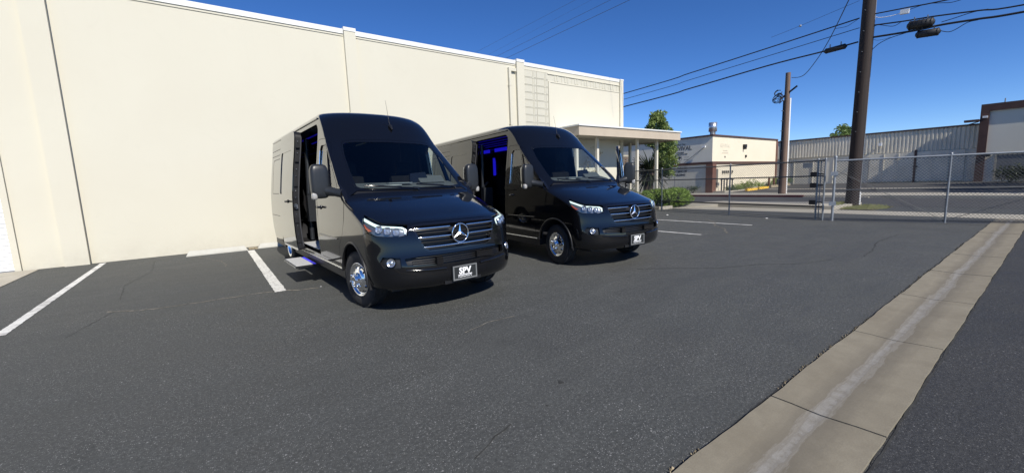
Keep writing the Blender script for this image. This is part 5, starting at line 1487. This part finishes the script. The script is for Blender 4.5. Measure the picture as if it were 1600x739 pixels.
        b.box(XR - .016, XR - .0125, -.006, .006, .58, 2.5, 1)
        return b.mesh('rear_doors', [M_PAINT, M_TRIM, mat('tail_lamp', (.4, .01, .01), .15)])
    vp('rear_doors', 'rear', mk_rear)
    # sills, arches, underside
    def mk_sill(sg):
        b = MB()
        if True:
            b.tube([side_at(x, .425, sg, .004) for x in np.linspace(-.56, -3.78, 10)], .014, 8, 1)
            for x0, x1 in ((-.50, -3.82), (-4.83, XR)): b.box(x1, x0, min(sg * .90, sg * .978), max(sg * .90, sg * .978), .30, .418, 0)
        return b.mesh('sill', [M_BPL, M_CHRB])
    for sg in (-1, 1): vp('sill', ('sill', sg), lambda: mk_sill(sg))
    vp('underbody', 'under', lambda: MB().box(XR + .02, .72, -.80, .80, .30, .36).mesh('underbody', M_BPL))
    def mk_arch(sg, cx):
        b = MB()
        if True:
            if True:
                n_ = 24; vs = []
                for i in range(n_ + 1):
                    a = -.1 + (PI + .2) * i / n_
                    vs += [(cx + .478 * math.cos(a), sg * .985, .36 + .478 * math.sin(a)), (cx + .478 * math.cos(a), sg * .60, .36 + .478 * math.sin(a))]
                b.add(vs, [(2 * i, 2 * i + 1, 2 * i + 3, 2 * i + 2) for i in range(n_)], 0, True)
                b.add([(cx + .478 * math.cos(a), sg * .60, .36 + .478 * math.sin(a)) for a in np.linspace(-.1, PI + .1, 20)], [tuple(range(20))], 0)
                L = [(cx + .482 * math.cos(a), sg * 1.006, .36 + .482 * math.sin(a)) for a in np.linspace(-.02, PI - .12, 26)]
                b.tube(L, .018, 6, 1)
        return b.mesh('wheel_arch', [M_DARK, M_BPL])
    for sg in (-1, 1):
        for cx in (0, -RA): vp('wheel_arch', ('arch', sg, cx), lambda: mk_arch(sg, cx))
    # wheels
    for cx, front in ((0, True), (-RA, False)):
        for sg in (-1, 1):
            yc = .865 if front else .885
            w = vp('wheel', ('tyre',), lambda: mk_tyre(.205)); w.location = (cx, sg * yc, .362)
            if front: w.rotation_euler = (0, 0, R(11) if first else R(-3))
            rm = vp('rim', ('rim', front, sg), lambda: mk_rim(front, sg), w)
            for i in range(6):
                n_ = vp('lug_nut', ('nut', front, sg), lambda: mk_nut(front, sg), w); a = 2 * PI * i / 6 + .3; q = .084
                n_.location = (q * math.sin(a), 0, q * math.cos(a))
            if not front:
                w2 = vp('inner_tyre', ('tyre',), lambda: mk_tyre(.205)); w2.location = (cx, sg * .64, .362)
    # cabin
    def mk_floor():
        b = MB(); b.box(XR + .05, .35, -.93, .93, .50, .56); b.box(XR + .05, -1.9, -.78, .78, 2.58, 2.60); b.box(-1.9, -1.62, -.74, .74, 2.44, 2.46); b.box(-.10, -.06, -.8, .8, .5, 1.2)
        b.box(-1.78, -1.75, -.84, -.55, .56, 2.4); b.box(-1.78, -1.75, .50, .84, .56, 2.4)
        ll = [panel(dom(SG([(-1.75, .58), (-1.75, 2.52), (-5.9, 2.52), (-5.9, .58)]), 1, .2), off=-.05, rim=0, ds=.3, dv=.1),
              panel(dom(SG([(-3.12, .58), (-3.12, 2.52), (-5.9, 2.52), (-5.9, .58)]), -1, .2), off=-.05, rim=0, ds=.3, dv=.1)]
        return panels_mesh('cabin_lining', ll, [M_DARK], b)
    vp('cabin_lining', 'floor', mk_floor)
    def mk_dash():
        b = MB(); sec = [(-.20, .9), (-.24, 1.38), (-.30, 1.475), (-.44, 1.545), (-.62, 1.59), (-.72, 1.56), (-.72, 1.30), (-.6, .95), (-.45, .60)]
        b.prism(sec, -.78, .78, 0, fn=lambda x, z, y: (x, y, z))
        b.prism([(-.72, 1.57), (-.70, 1.66), (-.62, 1.68), (-.50, 1.575)], .24, .66, 0, fn=lambda x, z, y: (x, y, z))
        b.tube([(-.40, -.55, 1.535), (-.43, -.10, 1.55)], .012, 6, 2)
        return b.mesh('dashboard', [M_DASH, M_CABIN, mat('dash_trim', (.36, .37, .36), .4)])
    ds_ = vp('dashboard', 'dash', mk_dash)
    vp('dash_screen', 'screen', lambda: MB().prism([(-.15, 0), (-.13, .17), (.10, .19), (.15, 0)], 0, .03, fn=lambda a, b, c: (-.56 - c - .18 * b, a * 1.1 + .26, 1.545 + b)).mesh('dash_screen', M_SCREEN), ds_)
    vp('dash_paper', 'paper', lambda: MB().box(-.50, -.40, -.30, .06, 1.572, 1.582).mesh('dash_paper', mat('dash_label', (.22, .24, .25), .5)), ds_)
    def mk_sw():
        b = MB(); c = Vector((-.86, .50, 1.53)); ax = Vector((-.80, 0, .60)).normalized(); a = Vector((0, 1, 0)); u_ = ax.cross(a)
        b.tube([c + (a * math.cos(q) + u_ * math.sin(q)) * .195 for q in np.linspace(0, 2 * PI, 33)], .017, 8, caps=False)
        for q in (0.1, PI - .1, -PI / 2): b.tube([c, c + (a * math.cos(q) + u_ * math.sin(q)) * .19], .018, 6)
        b.tube([c, c - ax * .3], .035, 8); return b.mesh('steering_wheel', M_CABIN)
    vp('steering_wheel', 'sw', mk_sw)
    def mk_seat():
        b = MB()
        def cush(sec, y0, y1): 
            b.prism(sec, y0 + .03, y1 - .03, 0, fn=lambda x, z, y: (x, y, z)); b.prism([(x * .97, z * .99) for x, z in sec], y0, y1, 0, fn=lambda x, z, y: (x, y, z))
        cush([(.26, .40), (.28, .50), (.22, .54), (-.22, .50), (-.24, .40)], -.25, .25)
        cush([(-.14, .50), (-.18, .62), (-.27, 1.14), (-.33, 1.18), (-.40, 1.12), (-.28, .48)], -.24, .24)
        cush([(-.28, 1.19), (-.29, 1.36), (-.34, 1.39), (-.39, 1.36), (-.38, 1.19)], -.13, .13)
        b.box(-.2, .2, -.2, .2, .0, .40); b.box(-.25, .15, .26, .31, .66, .72); b.box(-.25, .15, -.31, -.26, .66, .72)
        return b.mesh('seat', M_SEAT)
    for sx, sy in ((-1.30, .46), (-1.30, -.50), (-2.9, .48), (-3.85, .48), (-3.85, -.45), (-2.75, -.12)):
        o = vp('seat', 'seat', mk_seat); o.location = (sx, sy, .56)
    # grab post just inside the side door, entry step
    def mk_post():
        b = MB(); b.tube([(-3.05, -.80, .6), (-3.02, -.80, 1.35), (-3.06, -.76, 2.0), (-3.08, -.74, 2.45)], .04, 10); b.box(-3.02, -2.86, -.86, -.62, .95, 1.42); b.tube([(-2.98, -.8, 1.42), (-2.9, -.72, 1.55)], .03, 8)
        return b.mesh('grab_post', M_GPL)
    vp('grab_post', 'gpost', mk_post)
    for i in range(4): vp('ceiling_light_strip', ('leds', i), lambda: MB().box(-5.2 + .05 * i, -1.95, -.50 + .32 * i, -.47 + .32 * i, 2.565, 2.579).mesh('ceiling_light_strip', M_LEDD))
    if first:
        st = obj('entry_step', MB().box(-2.86, -1.92, -1.335, -1.01, .285, .318).mesh('entry_step', M_BPL), van); 
        obj('step_tread', MB().box(-2.85, -1.93, -1.325, -1.075, .3185, .325).mesh('step_tread', M_STEPT), st)
        obj('step_light', MB().box(-2.80, -1.93, -1.070, -1.030, .3185, .328).mesh('step_light', mat('step_led', (.05, .05, .6), .4, emit=(.08, .06, 1.0), estr=.35)), st)
        mb = MB(); mb.box(-2.86, -1.92, -1.340, -1.336, .288, .315); obj('step_nosing', mb.mesh('step_nosing', M_CHRB), st)
        obj('threshold_plate', MB().box(-3.0, -1.85, -.985, -.70, .561, .570).mesh('threshold_plate', M_STEPT), van)
        obj('threshold_light', MB().box(-2.2, -1.85, -.72, -.70, .5705, .76).mesh('threshold_light', MATS['blue_led_dim']), van)
    else:
        for (x0, x1, z0, z1, y0) in LEDBARS: obj('wall_light', MB().box(x0, x1, y0, y0 + .016, z0, z1).mesh('wall_light', M_LED), van)
    return van
LEDBARS_ = 0
POSE1 = (2.418, 5.367, R(1.75))
POSE2 = (6.032, 5.437, R(-3.97))
LEDBARS = [(-5.9, -5.3, 2.44, 2.54, .74), (-5.0, -4.25, 2.44, 2.54, .74), (-5.28, -5.14, 1.75, 2.28, .83)]
build_van(POSE1, 'left black high-roof van with its entry step out and side door open, nearest the camera', None, True)
build_van(POSE2, 'right black high-roof van with its driver door open, parked nearer the canopy', None, False)
